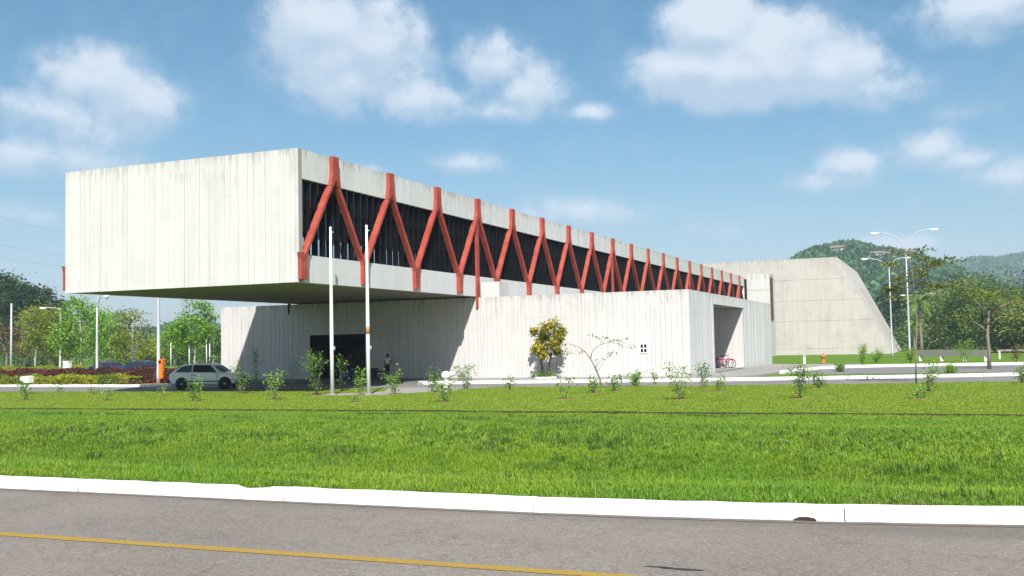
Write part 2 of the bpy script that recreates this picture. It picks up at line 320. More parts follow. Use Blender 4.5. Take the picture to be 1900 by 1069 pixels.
# ------------------------------------------------------------------ mesh helpers
class MB:
    def __init__(self): self.v, self.f, self.sm = [], [], []
    def add(self, vs, fs, smooth=False):
        o = len(self.v); self.v += [tuple(map(float, p)) for p in vs]
        for f in fs: self.f.append([o + i for i in f]); self.sm.append(smooth)
        return self
    def box(self, x0, x1, y0, y1, z0, z1):
        return self.add([(x0, y0, z0), (x1, y0, z0), (x1, y1, z0), (x0, y1, z0), (x0, y0, z1), (x1, y0, z1), (x1, y1, z1), (x0, y1, z1)],
                        [(0, 3, 2, 1), (4, 5, 6, 7), (0, 1, 5, 4), (1, 2, 6, 5), (2, 3, 7, 6), (3, 0, 4, 7)])
    def prism(self, poly, axis, a, b):
        """poly of 2D points swept along axis from a to b"""
        def P(p, k):
            return {0: (k, p[0], p[1]), 1: (p[0], k, p[1]), 2: (p[0], p[1], k)}[axis]
        n = len(poly)
        return self.add([P(p, a) for p in poly] + [P(p, b) for p in poly], [tuple(range(n))[::-1], tuple(range(n, 2 * n))] + [(i, (i + 1) % n, n + (i + 1) % n, n + i) for i in range(n)])
    def tube(self, pts, rad, n=8, caps=True, smooth=True):
        pts = [Vector(p) for p in pts]
        rad = rad if isinstance(rad, (list, tuple)) else [rad] * len(pts)
        vs, fs = [], []
        ref = Vector((0, 0, 1))
        prev = None
        for i, p in enumerate(pts):
            d = (pts[min(i + 1, len(pts) - 1)] - pts[max(i - 1, 0)])
            d = d.normalized() if d.length > 1e-9 else Vector((0, 0, 1))
            if prev is None:
                a = d.cross(Vector((1, 0, 0)) if abs(d.x) < .9 else Vector((0, 1, 0))).normalized()
            else:
                a = (prev - d * prev.dot(d)).normalized()
            prev = a; b = d.cross(a)
            for k in range(n):
                q = 2 * math.pi * k / n
                vs.append(p + (a * math.cos(q) + b * math.sin(q)) * rad[i])
        for i in range(len(pts) - 1):
            for k in range(n):
                fs.append((i * n + k, i * n + (k + 1) % n, (i + 1) * n + (k + 1) % n, (i + 1) * n + k))
        self.add(vs, fs, smooth)
        if caps:
            o = len(self.v) - len(vs)
            self.f.append([o + k for k in range(n)][::-1]); self.sm.append(False)
            self.f.append([o + (len(pts) - 1) * n + k for k in range(n)]); self.sm.append(False)
        return self
    def lathe(self, prof, c=(0, 0, 0), n=14, axis=2):
        """prof: (radius, height)"""
        vs, fs = [], []
        for r, h in prof:
            for k in range(n):
                q = 2 * math.pi * k / n; x, y = r * math.cos(q), r * math.sin(q)
                p = {2: (x, y, h), 1: (x, h, y), 0: (h, x, y)}[axis]
                vs.append((p[0] + c[0], p[1] + c[1], p[2] + c[2]))
        for i in range(len(prof) - 1):
            for k in range(n): fs.append((i * n + k, i * n + (k + 1) % n, (i + 1) * n + (k + 1) % n, (i + 1) * n + k))
        fs.append(tuple(range(n))[::-1]); m = (len(prof) - 1) * n; fs.append(tuple(range(m, m + n)))
        return self.add(vs, fs, True)
    def mesh(self, name, mat):
        me = bpy.data.meshes.new(name); me.from_pydata(self.v, [], self.f); me.materials.append(mat)
        me.polygons.foreach_set('use_smooth', self.sm); me.update()
        bm = bmesh.new(); bm.from_mesh(me); bmesh.ops.recalc_face_normals(bm, faces=bm.faces); bm.to_mesh(me); bm.free()
        return me
    def build(self, name, mat, parent=None, loc=None):
        return link(name, self.mesh(name, mat), parent, loc)

def link(name, me, parent=None, loc=None):
    o = bpy.data.objects.new(name, me); col.objects.link(o)
    if parent: o.parent = parent
    if loc is not None: o.location = loc
    return o
def empty(name, loc=(0, 0, 0), rz=0.0):
    o = bpy.data.objects.new(name, None); col.objects.link(o); o.location = loc; o.rotation_euler = (0, 0, rz); o.empty_display_size = .3
    return o
def tag(o, label, cat, group=None):
    o['label'] = label; o['category'] = cat
    if group: o['group'] = group
    return o
def struct(o): o['kind'] = 'structure'; return o
def stuff(o, label=None, cat=None):
    o['kind'] = 'stuff'
    if label: o['label'] = label
    if cat: o['category'] = cat
    return o
def quad_mesh(name, q, mat):
    """q: N x 4 x 3 array of leaf quads"""
    q = np.asarray(q, dtype=np.float32); n = len(q)
    me = bpy.data.meshes.new(name); me.vertices.add(n * 4); me.loops.add(n * 4); me.polygons.add(n)
    me.vertices.foreach_set('co', q.reshape(-1)); me.loops.foreach_set('vertex_index', np.arange(n * 4, dtype=np.int32))
    me.polygons.foreach_set('loop_start', np.arange(0, n * 4, 4, dtype=np.int32)); me.polygons.foreach_set('loop_total', np.full(n, 4, dtype=np.int32))
    me.materials.append(mat); me.update(calc_edges=True); return me
def leaves(centres, size, seed=0, aspect=.5, flat=0.0):
    """diamond leaves at the given points, random headings"""
    rs = np.random.RandomState(seed); c = np.asarray(centres, dtype=float); n = len(c)
    a = rs.normal(size=(n, 3)); a[:, 2] *= (1 - flat); a /= np.linalg.norm(a, axis=1)[:, None] + 1e-9
    b = rs.normal(size=(n, 3)); b[:, 2] *= (1 - flat * .8); b -= a * (a * b).sum(1)[:, None]; b /= np.linalg.norm(b, axis=1)[:, None] + 1e-9
    s = (size * (0.55 + .9 * rs.rand(n)))[:, None]
    nrm = np.cross(a, b) * s * .12
    return np.stack([c - a * s * .5, c + b * s * aspect * .5 + nrm, c + a * s * .5, c - b * s * aspect * .5 + nrm], axis=1)

def scatter(name, pts, sources, mat=None):
    """pts: array x,y,z,rot,scale; instances of the source meshes on the points (for uncountable stuff)"""
    pts = np.asarray(pts, dtype=np.float32)
    me = bpy.data.meshes.new(name); me.vertices.add(len(pts)); me.vertices.foreach_set('co', pts[:, :3].reshape(-1))
    for an, tp, data in (('rz', 'FLOAT', pts[:, 3]), ('sc', 'FLOAT', pts[:, 4])):
        at = me.attributes.new(an, tp, 'POINT'); at.data.foreach_set('value', np.ascontiguousarray(data))
    at = me.attributes.new('pick', 'INT', 'POINT'); at.data.foreach_set('value', np.random.RandomState(3).randint(0, len(sources), len(pts)).astype(np.int32))
    me.update(); o = link(name, me)
    g = bpy.data.node_groups.new(name + ' scatter', 'GeometryNodeTree')
    g.interface.new_socket('Geometry', in_out='INPUT', socket_type='NodeSocketGeometry'); g.interface.new_socket('Geometry', in_out='OUTPUT', socket_type='NodeSocketGeometry')
    N, Lk = g.nodes, g.links
    gi, go = N.new('NodeGroupInput'), N.new('NodeGroupOutput')
    mp = N.new('GeometryNodeMeshToPoints'); Lk.new(gi.outputs[0], mp.inputs['Mesh'])
    iop = N.new('GeometryNodeInstanceOnPoints'); Lk.new(mp.outputs[0], iop.inputs['Points'])
    join = N.new('GeometryNodeGeometryToInstance')
    for s in sources[::-1]:
        oi = N.new('GeometryNodeObjectInfo'); oi.inputs['Object'].default_value = s; oi.inputs['As Instance'].default_value = True
        Lk.new(oi.outputs['Geometry'], join.inputs[0])
    Lk.new(join.outputs[0], iop.inputs['Instance']); iop.inputs['Pick Instance'].default_value = True
    def attr(an, tp):
        a = N.new('GeometryNodeInputNamedAttribute'); a.data_type = tp; a.inputs[0].default_value = an; return a.outputs['Attribute']
    Lk.new(attr('pick', 'INT'), iop.inputs['Instance Index'])
    cx = N.new('ShaderNodeCombineXYZ'); Lk.new(attr('rz', 'FLOAT'), cx.inputs[2]); Lk.new(cx.outputs[0], iop.inputs['Rotation'])
    Lk.new(attr('sc', 'FLOAT'), iop.inputs['Scale']); Lk.new(iop.outputs[0], go.inputs[0])
    md = o.modifiers.new('scatter', 'NODES'); md.node_group = g
    return stuff(o)
def source(name, me): return bpy.data.objects.new(name, me)

# ------------------------------------------------------------------ ground
PROF = [(-3000, .55), (-6, .55), (9.3, .55), (9.34, .66), (9.5, .715), (11.0, .63), (13.0, .36), (15.0, .16), (16.0, .22), (17.4, .40), (18.8, .52), (20.2, .50), (24, .30), (28, .08), (31.7, -.08), (32.05, -.08), (32.1, 0.0),
        (34, 0), (45, 0), (85, 0), (100, -.06), (120, -.20), (150, -.45), (170, -.52), (240, -.5), (400, -.5), (900, -.5), (9000, -.5)]
def road_shift(x): return min(2.0, .0187 * max(0.0, x + 4.5) ** 2)
def gz(x, y):
    y = y - road_shift(x) * min(1.0, max(0.0, (24 - y) / 10.0)); ys = [p[0] for p in PROF]; zs = [p[1] for p in PROF]; return float(np.interp(y, ys, zs))
xs = [-9000, -600, -120, -60, -30, -15, -5, -4, -3, -2, -1, 0, 1, 2, 3, 4, 5, 6, 8, 15, 40, 120, 600, 9000]
g = MB()
g.add([(x, y + road_shift(x) * (1 if y <= 14 else max(0.0, (24 - y) / 10.0)), z) for (y, z) in PROF for x in xs], [(j * len(xs) + i, j * len(xs) + i + 1, (j + 1) * len(xs) + i + 1, (j + 1) * len(xs) + i) for j in range(len(PROF) - 1) for i in range(len(xs) - 1)])
struct(g.build('ground', M['lawn']))
def sheet(name, poly, z, mat, thick=None):
    b = MB()
    if thick: b.prism(poly, 2, z - thick, z)
    else: b.add([(x, y, z) for x, y in poly], [tuple(range(len(poly)))])
    return struct(b.build(name, mat))
sheet('front_road', [(-300, -5.5), (300, -5.5)] + [(x, 9.24 + road_shift(x)) for x in (300, 8, 6, 5, 4, 3, 2, 1, 0, -1, -2, -3, -4, -300)], .62, M['asphalt'])
b = MB()
for x0 in np.arange(-60, 40, 2.5): b.add([(x0, 6.84 , .624), (x0 + 2.5, 6.84, .624), (x0 + 2.5, 6.97, .624), (x0, 6.97, .624)], [(0, 1, 2, 3)])
struct(b.build('yellow_line', M['yellow']))
GX_ = (-120, -4, -3, -2, -1, 0, 1, 2, 3, 4, 5, 6, 8, 120)
sheet('gutter', [(x, 9.13 + road_shift(x)) for x in GX_] + [(x, 9.242 + road_shift(x)) for x in GX_[::-1]], .624, M['gutter'])
sheet('cut_soil_edge', [(-200, 31.92), (200, 31.92), (200, 32.07), (-200, 32.07)], -.066, M['soil'])
kb = MB(); ra = random.Random(5)
for k in range(70):      # irregular sod edge of the mown lawn
    x0 = -60 + k * 1.5
    kb.box(x0, x0 + 1.5, 32.045, 32.09 - ra.uniform(0, .02), -.078, -.002 - ra.uniform(0, .02))
struct(kb.build('sod_edge', M['soil']))

# painted kerb stones along the front road
kerb = struct(empty('front_kerb', (0, 9.2, .62)))
def kstone(seed, L=2.79, notch=False):
    r = random.Random(seed); b = MB(); n = 12
    vs = []
    prof = [(0.04, -.12), (.03, 0.0), (.05, .098), (.065, .121), (.09, .131), (.19, .131), (.19, -.12)]
    for i in range(n + 1):
        x = -L / 2 + .002 + (L - .004) * i / n; j = r.uniform(-.004, .004)
        for k, (y, z) in enumerate(prof):
            dz = j
            if notch and k in (4, 5) and i == 10: dz -= .05
            vs.append((x, y + (j if k in (1, 2) else 0), z + (dz if k in (2, 3, 4, 5) else 0)))
    m = len(prof)
    fs = [(i * m + k, i * m + (k + 1) % m, (i + 1) * m + (k + 1) % m, (i + 1) * m + k) for i in range(n) for k in range(m)]
    fs += [tuple(range(m))[::-1], tuple(range(n * m, n * m + m))]
    b.add(vs, fs); return b
meshes = [kstone(i).mesh('kerb_stone', M['kerb']) for i in range(4)]
for k in range(-12, 13):
    me = kstone(9, notch=True).mesh('kerb_stone', M['kerb']) if k == -3 else meshes[k % 4]
    xa, xb = .567 + 2.8 * k - 1.4, .567 + 2.8 * k + 1.4; ya, yb = road_shift(xa), road_shift(xb)
    o = link('kerb_stone', me, kerb, (.567 + 2.8 * k, (ya + yb) / 2 + rnd.uniform(-.005, .005), rnd.uniform(-.004, .003))); o.rotation_euler = (0, 0, math.atan2(yb - ya, 2.8) + rnd.uniform(-.0015, .0015))
    o.scale = (math.hypot(1, (yb - ya) / 2.8), 1, 1)
dh = MB(); dh.prism([(-.10, 0), (.10, 0), (.08, .016), (.02, .026), (-.05, .022)], 1, .018, .05)
dh.build('drain_opening', M['soil'], kerb, (-1.17, road_shift(-1.17) + .012, .012))
# patches on the road
for (px, py, sx_, sy_) in ((1270, 1056, .17, .035), (1225, 1052, .12, .02)):
    p = on_ground(px, py, .624); b = MB(); q = [2 * math.pi * i / 14 for i in range(14)]
    b.add([(p[0] + math.cos(a) * sx_ * rnd.uniform(.6, 1.2), p[1] + math.sin(a) * sy_ * rnd.uniform(.6, 1.2), .6245) for a in q], [tuple(range(14))])
    struct(b.build('oil_stain', M['oil']))

# inner drive, pavement, second road
LN = [(-120, 48.5), (-70, 47.6), (-55, 45.4), (-41.8, 45.2), (-34, 45.2), (-30.5, 46.2), (-27.5, 48.8), (-22, 49.5), (-11.3, 50.0), (-3.5, 51.6), (3.4, 53.6), (14, 57.3), (40, 66)]
KL = [(-120, 54.5), (-80, 52.6), (-58.7, 51.8), (-50, 51.2), (-45.2, 50.9), (-44.2, 51.5), (-43.9, 53.2)]
KM = [(-27.8, 53.4), (-27.0, 52.6), (-23.8, 53.4), (-18, 54.2), (-12.4, 55.1), (-8, 56.2), (-4, 57.4), (0, 58.9), (3.9, 60.6), (14, 65), (40, 76)]
sheet('inner_drive', LN + [(40, 76.1), (14, 65.1), (3.9, 60.7), (-4, 57.5), (-12.4, 55.2), (-23.8, 53.5), (-27.6, 54.2), (-43.9, 54.2), (-44.2, 51.6), (-58.7, 51.9), (-80, 52.7), (-120, 54.6)], .004, M['asphalt2'])
K2 = [(-9.3, 66.2), (-9.0, 69), (-8.5, 72), (-7.7, 75), (-6.4, 77.4), (-4.2, 78.8), (-1, 79.8), (5.2, 81.3), (16, 85.3), (40, 95)]
sheet('second_road', [(-9.3, 66.0), (-7.5, 64.7), (-2, 65.2), (4.3, 66.6), (16, 70.5), (40, 80), (40, 95)] + K2[::-1][1:-1] , .0045, M['asphalt2'])
sheet('pavement', [(-27.6, 52.7), (-23.8, 53.5), (-18, 54.3), (-12.4, 55.2), (-11.0, 57.5), (-9.9, 62), (-9.5, 66.2), (-9.2, 69), (-8.7, 72), (-7.9, 75), (-6.6, 77.6), (-5.0, 79.0), (-6.0, 84.5), (-13.2, 87.0), (-13.4, 60.1), (-27.6, 60.1)], .11, M['pave'], .12)
sheet('entrance_paving', [(-46.6, 54.2), (-27.62, 54.2), (-27.62, 60.1), (-46.6, 60.1)], .10, M['pave_shade'], .11)
FPAVE = [(-27.3, 41.1), (-23.6, 41.4), (-22.2, 45.6), (-21.4, 49.45), (-27.2, 48.75), (-25.2, 44.6), (-27.2, 42.3)]
sheet('flagpole_paving', FPAVE, .012, M['pave'], .03)
sheet('hedge_bed', [(-70, 52.1), (-45.4, 51.2), (-44.4, 53.0), (-45.5, 61), (-70, 63)], .02, M['mulch'], .04)

def poly_points(pts, step):
    out, acc = [], 0.0; P = [Vector(p) for p in pts]; cur = P[0].copy(); out.append(cur.copy())
    for a, b_ in zip(P[:-1], P[1:]):
        L_ = (b_ - a).length; d = (b_ - a) / L_; s_ = step - acc
        while s_ <= L_: out.append(a + d * s_); s_ += step
        acc = L_ - (s_ - step)
    return out
def kerb_line(name, pts, z, step, w_=.16, h=.15):
    root = struct(empty(name, (pts[0][0], pts[0][1], z)))
    b = MB(); b.prism([(-.5 * w_, -.06), (-.5 * w_ + .01, h - .03), (-.5 * w_ + .03, h), (.5 * w_ - .01, h), (.5 * w_, -.06)], 0, -step / 2 + .008, step / 2 - .008)
    me = b.mesh('kerb_stone', M['kerb']); pp = poly_points(pts, step)
    for a, b_ in zip(pp[:-1], pp[1:]):
        if not (-75 < a.x < 26): continue
        m_ = (a + b_) / 2; d = b_ - a
        o = link('kerb_stone', me, root, (m_.x - pts[0][0] + rnd.uniform(-.01, .01), m_.y - pts[0][1] + rnd.uniform(-.012, .012), rnd.uniform(-.008, .008)))
        o.rotation_euler = (0, 0, math.atan2(d.y, d.x) + rnd.uniform(-.01, .01))
    return root
kerb_line('hedge_kerb', KL, 0.0, 1.0)
kerb_line('drive_kerb', KM, 0.0, 1.0, .2, .17)
kerb_line('second_road_kerb', K2, -.01, 1.2, .22, .2)

# ------------------------------------------------------------------ concrete building
BX0, BX1, BY0, BY1, BZ0, BZ1 = -41.2, -27.12, 40.3, 157.5, 5.23, 11.43
WX0, WX1, WY0, WY1, WZ = -46.9, -13.55, 60.0, 91.3, 5.17
WINB, WINT = 6.52, 10.05
bld = tag(empty('concrete_building', (BX1, WY0, 0)), 'long white concrete building raised on a low wing with red zigzag trusses', 'building')
O = Vector((BX1, WY0, 0))
def part(name, mb, mat, parent=bld): return mb.build(name, mat, parent, (-O.x, -O.y, -O.z) if parent is bld else None)
def sub(name, mb, mat, parent): return mb.build(name, mat, parent)
def strips(parent, axis, a0, a1, wall, sign, z0, z1, mat, wmin=.18, wmax=.44, openings=(), seed=1, name='wall_strip', gaps=(.003, .004, .005, .009)):
    """board-wide cast strips standing proud of the wall core at different depths"""
    r = random.Random(seed); a = a0
    while a < a1 - .01:
        ww = r.uniform(wmin, wmax); e = min(a + ww, a1)
        if a1 - e < wmin * .6: e = a1
        zl, zh = z0, z1
        for (o0, o1, q0, q1) in openings:
            mid = (a + e) / 2
            if o0 < mid < o1: zl = q1
        p = r.choice((.014, .02, .024, .03)); gap = r.choice(gaps)
        b = MB()
        lo, hi = (wall, wall + sign * p) if sign > 0 else (wall + sign * p, wall)
        if axis == 0: b.box(a + gap, e - gap, lo, hi, zl, zh)
        else: b.box(lo, hi, a + gap, e - gap, zl, zh)
        part(name, b, mat, parent); a = e
# upper storey shell
fw_ = part('front_wall', MB().box(BX0 + .01, BX1 - .01, BY0 + .03, BY0 + .33, BZ0 + .01, BZ1 - .01), M['core'])
def strips_child(parent_obj): return parent_obj
strips(bld, 0, BX0, BX1, BY0 + .03, -1, BZ0, BZ1, M['front'], seed=3)
part('roof', MB().box(BX0 + .3, BX1 - .3, BY0 + .34, BY1 - .3, 10.95, 11.15), M['core'])
part('rear_wall', MB().box(BX0 + .01, BX1 - .01, BY1 - .3, BY1, BZ0 + .02, BZ1 - .02), M['side'])
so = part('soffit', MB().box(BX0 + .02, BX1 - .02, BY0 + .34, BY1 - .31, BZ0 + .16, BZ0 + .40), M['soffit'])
ns = 12
for i in range(ns):
    x0 = BX0 + .35 + (BX1 - BX0 - .7) * i / ns; x1 = BX0 + .35 + (BX1 - BX0 - .7) * (i + 1) / ns
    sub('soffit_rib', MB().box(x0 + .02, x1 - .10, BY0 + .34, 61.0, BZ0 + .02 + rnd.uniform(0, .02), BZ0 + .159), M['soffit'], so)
part('floor_slab', MB().box(BX0 + .31, BX1 - .31, BY0 + .34, BY1 - .31, BZ0 + .41, 6.2), M['ceiling'])
part('added_dark_lining', MB().box(BX0 + .301, BX0 + .36, BY0 + .36, BY1 - .33, WINT, 10.79).box(BX0 + .301, BX0 + .36, BY0 + .36, BY1 - .33, 6.21, WINB), M['dark_room'])  # added dark strips covering the sunlit inner fascia so the windows look darker
part('upper_ceiling', MB().box(BX0 + .31, BX1 - .31, BY0 + .34, BY1 - .31, 10.80, 10.94), M['ceiling'])

# truss rhythm along the long sides
def ty(k): return 43.25 + 5.56 * k + .0297 * k * k
NB = 19
for side, X, s, PRO in (('east', BX1, 1, .19), ('west', BX0, -1, .05)):
    xin = X - s * .30
    bounds = [BY0 + .335] + [ty(k - .5) for k in range(1, NB)] + [BY1 - .31]
    for i, (y0, y1) in enumerate(zip(bounds[:-1], bounds[1:])):
        lo, hi = min(X, xin), max(X, xin)
        part('lower_fascia', MB().box(lo, hi, y0 + .008, y1 - .008, BZ0 + rnd.uniform(0, .006), WINB), M['side'])
        part('upper_fascia', MB().box(lo, hi, y0 + .008, y1 - .008, WINT, BZ1 - rnd.uniform(0, .012)), M['side'])
    # nodes, diagonals, columns: shared meshes
    
    def node_top():
        b = MB(); b.prism([(-.27, BZ1 + .02), (-.27, 10.60), (-.44, 10.02), (-.16, 10.02), (-.06, 10.26), (.06, 10.26), (.16, 10.02), (.44, 10.02), (.27, 10.60), (.27, BZ1 + .02)], 0, 0, s * (PRO + .02)); return b
    def node_bot(z0):
        b = MB(); b.prism([(-.25, z0), (-.25, 6.30), (-.32, 6.60), (-.07, 6.60), (0, 6.46), (.07, 6.60), (.32, 6.60), (.25, 6.30), (.25, z0)], 0, 0, s * (PRO + .02)); return b
    top_me = node_top().mesh('truss_node', M['red']); bot_me = node_bot(5.36).mesh('truss_node', M['red'])
    def ob(name, me, y): return link(name, me, bld, (X - O.x, y - O.y, -O.z))
    for k in range(NB): ob('truss_node', top_me, ty(k))
    for k in range(NB): ob('truss_node', bot_me, ty(k - .5))
    hb = MB(); hb.prism([(-.0, 5.36), (-.0, 6.60), (-.36, 6.60), (-.33, 6.35), (-.33, 5.36)], 0, 0, s * (PRO + .02))
    hb.build('truss_node', M['red'], bld, (X - O.x, BY1 - .02 - O.y, 0))
    for k in range(NB):
        for (ya, yb) in ((ty(k - .5) + .17, ty(k) - .24), (ty(k + .5) - .17 if k < NB - 1 else BY1 - .2, ty(k) + .24)):
            d = Vector((0, yb - ya, 10.10 - 6.52)); n_ = Vector((0, -d.z, d.y)).normalized()
            a = Vector((0, ya, 6.52)); c_ = Vector((0, yb, 10.10)); hw = .098
            x_in, x_out = -s * .12, s * PRO
            vs = []
            for P_ in (a, c_):
                for (xx, q) in ((x_in, -hw), (x_in, hw), (x_out - s * .025, hw), (x_out, hw - .025), (x_out, -hw + .025), (x_out - s * .025, -hw)):
                    vs.append((X + xx, P_.y + n_.y * q, P_.z + n_.z * q))
            b = MB(); b.add(vs, [(0, 1, 2, 3, 4, 5), (11, 10, 9, 8, 7, 6)] + [(i, (i + 1) % 6, 6 + (i + 1) % 6, 6 + i) for i in range(6)])
            part('truss_diagonal', b, M['red'])
    for k in (3, 8, 13, 18):
        part('truss_column', MB().box(min(X, X + s * (PRO - .05)), max(X, X + s * (PRO - .05)), ty(k) - .33, ty(k) + .03, 4.53, 10.15), M['red'])

# glazing: right side with deep fins, left side with slim bars
GX = BX1 - .24
step = .66; n_p = int((BY1 - .31 - (BY0 + .335)) / step)
fin_me = MB().box(-.14, .14, -.05, .05, WINB, WINT).mesh('window_fin', M['fin'])
pane_me = MB().box(-.006, .006, -step / 2 + .047, step / 2 - .047, WINB + .05, WINT - .05).mesh('window_pane', M['glass'])
for i in range(n_p):
    y = BY0 + .335 + .05 + step * i
    link('window_fin', fin_me, bld, (GX - O.x, y - O.y, 0))
    link('window_pane', pane_me, bld, (GX - O.x, y + step / 2 - O.y, 0))
for zz in (WINB + .025, 7.4, 8.75, WINT - .025):
    part('window_rail', MB().box(GX - .05, GX + .05, BY0 + .34, BY1 - .32, zz - .024, zz + .024), M['fin'])
LXg = BX0 + .2
bars = MB(); lp = MB(); y = BY0 + .4
while y < BY1 - 1.8:
    bars.box(LXg - .03, LXg + .03, y - .03, y + .03, WINB, WINT); lp.box(LXg - .004, LXg + .004, y + .035, y + 1.285, WINB + .03, WINT - .03); y += 1.32
stuff(part('window_bar', bars, M['fin'])); stuff(part('far_side_glazing', lp, M['glass']))

# low wing
DX0, DX1, DZ = -39.65, -35.3, 3.05
RY0, RY1, RZ = 67.1, 78.0, 4.5
T = .3
wy = WY0 + .035
part('wing_front_wall', MB().box(WX0 + .01, DX0, wy, wy + T, 0, WZ - .02).box(DX1, WX1 - .04, wy, wy + T, 0, WZ - .02).box(DX0 + .001, DX1 - .001, wy + .002, wy + T - .002, DZ, WZ - .021), M['core'])
strips(bld, 0, WX0, WX1, wy, -1, 0, WZ, M['wing'], openings=[(DX0, DX1, 0, DZ)], seed=8, gaps=(.004, .005, .008, .011))
wx = WX1 - .035
part('wing_side_wall', MB().box(wx - T, wx, wy + T + .002, RY0, 0, WZ - .02).box(wx - T, wx, RY1, WY1, 0, WZ - .02).box(wx - T + .001, wx - .001, RY0 + .001, RY1 - .001, RZ, WZ - .021), M['core'])
strips(bld, 1, WY0 + .0, WY1, wx, 1, 0, WZ, M['wing_side'], .4, .6, openings=[(RY0, RY1, 0, RZ)], seed=12)
part('wing_left_wall', MB().box(WX0, WX0 + T, wy + T + .002, WY1, 0, WZ - .022), M['wing_side'])
part('wing_rear_wall', MB().box(WX0 + T + .002, wx - T - .002, WY1 - T, WY1 - .003, 0, WZ - .023), M['wing'])
part('wing_roof', MB().box(WX0 + T + .004, wx - T - .004, wy + T + .004, WY1 - T - .004, 4.75, 4.95), M['core'])
# carport recess in the right flank
part('recess_wall', MB().box(-20.4, wx - T - .002, RY1 + .02, RY1 + .22, 0, 4.6), M['core'])
strips(bld, 0, -20.2, wx - .02, RY1 + .018, -1, 0, RZ - .02, M['wing'], .35, .6, seed=21, name='recess_strip')
part('recess_back', MB().box(-20.6, -20.41, RY0 - .2, RY1 + .22, 0, 4.6), M['wing_side'])
part('recess_near_wall', MB().box(-20.4, wx - T - .002, RY0 - .25, RY0 - .02, 0, 4.6), M['wing'])
part('recess_ceiling', MB().box(-20.4, wx - T - .003, RY0 - .015, RY1 + .015, RZ + .01, RZ + .12), M['core'])
sheet('recess_floor', [(-20.4, RY0), (WX1 - .03, RY0), (WX1 - .03, RY1), (-20.4, RY1)], .107, M['pave'])
# raised pier beside the upper storey
part('pier', MB().box(BX1 + .32, BX1 + 1.55, WY0 + .02, WY0 + 1.6, WZ - .01, 6.12), M['front'])
# entrance: dark doorway with a frame, half open leaf and a lobby behind
lob = MB()
lob.box(DX0 - 2, DX1 + 2, 67.8, 68.0, 0, 3.6); lob.box(DX0 - 2.2, DX0 - 2, wy + T, 67.8, 0, 3.6); lob.box(DX1 + 2, DX1 + 2.2, wy + T, 67.8, 0, 3.6); lob.box(DX0 - 2, DX1 + 2, wy + T, 67.8, 3.4, 3.6); lob.box(DX0 - 2, DX1 + 2, wy + T + .01, 67.8, .02, .11)
part('lobby', lob, M['dark_room'])
dr = part('door_frame', MB().box(DX0, DX0 + .08, wy + .05, wy + .2, 0, DZ).box(DX1 - .08, DX1, wy + .05, wy + .2, 0, DZ).box(DX0 + .081, DX1 - .081, wy + .05, wy + .2, DZ - .1, DZ - .002).box(DX0 + 2.1, DX0 + 2.16, wy + .07, wy + .18, 2.3, DZ - .101).box(DX0 + .081, DX1 - .081, wy + .06, wy + .19, 2.22, 2.298), M['fin'])
for (x0, x1) in ((DX0 + .09, DX0 + .95), (DX1 - .95, DX1 - .09)):
    d_ = part('door', MB().box(x0, x1, wy + .1, wy + .14, .12, 2.21), M['glass']); 
    part('door_handle', MB().tube([((x0 + x1) / 2 + .3, wy + .06, .9), ((x0 + x1) / 2 + .3, wy + .06, 1.3)], .018, 6), M['chrome'])
# small four pane window
wf = MB(); x0, x1, z0, z1 = -16.58, -16.10, 1.48, 2.07; yq = WY0 - .03
for a in (x0, (x0 + x1) / 2 - .03, x1 - .06): wf.box(a, a + .06, yq, WY0 + .03, z0, z1)
for a in (z0, (z0 + z1) / 2 - .03, z1 - .06): wf.box(x0 + .061, (x0 + x1) / 2 - .031, yq + .002, WY0 + .028, a, a + .06).box((x0 + x1) / 2 + .031, x1 - .061, yq + .002, WY0 + .028, a, a + .06)
wo_ = part('small_window', wf, M['kerb'])
for a, e in ((x0 + .06, (x0 + x1) / 2 - .03), ((x0 + x1) / 2 + .03, x1 - .06)):
    for q, p in ((z0 + .06, (z0 + z1) / 2 - .03), ((z0 + z1) / 2 + .03, z1 - .06)):
        sub('pane', MB().box(a, e, yq + .012, WY0 + .02, q, p), M['fin'], wo_)
# end tower at the far end of the long storey
part('tower_wall', MB().box(BX1 + .02, -23.7, 159.6, 164, -.6, 11.95), M['front'])
part('tower_joint', MB().box(BX1 + .02, -23.7, 159.585, 159.598, 9.5, 9.56), M['core'])
part('tower_glazing', MB().box(BX1 - 3, BX1 + .02, 157.6, 159.5, -.6, 11.2), M['fin'])
part('tower_door', MB().box(-23.695, -23.58, 159.9, 162.0, 5.0, 11.4), M['brown_door'])

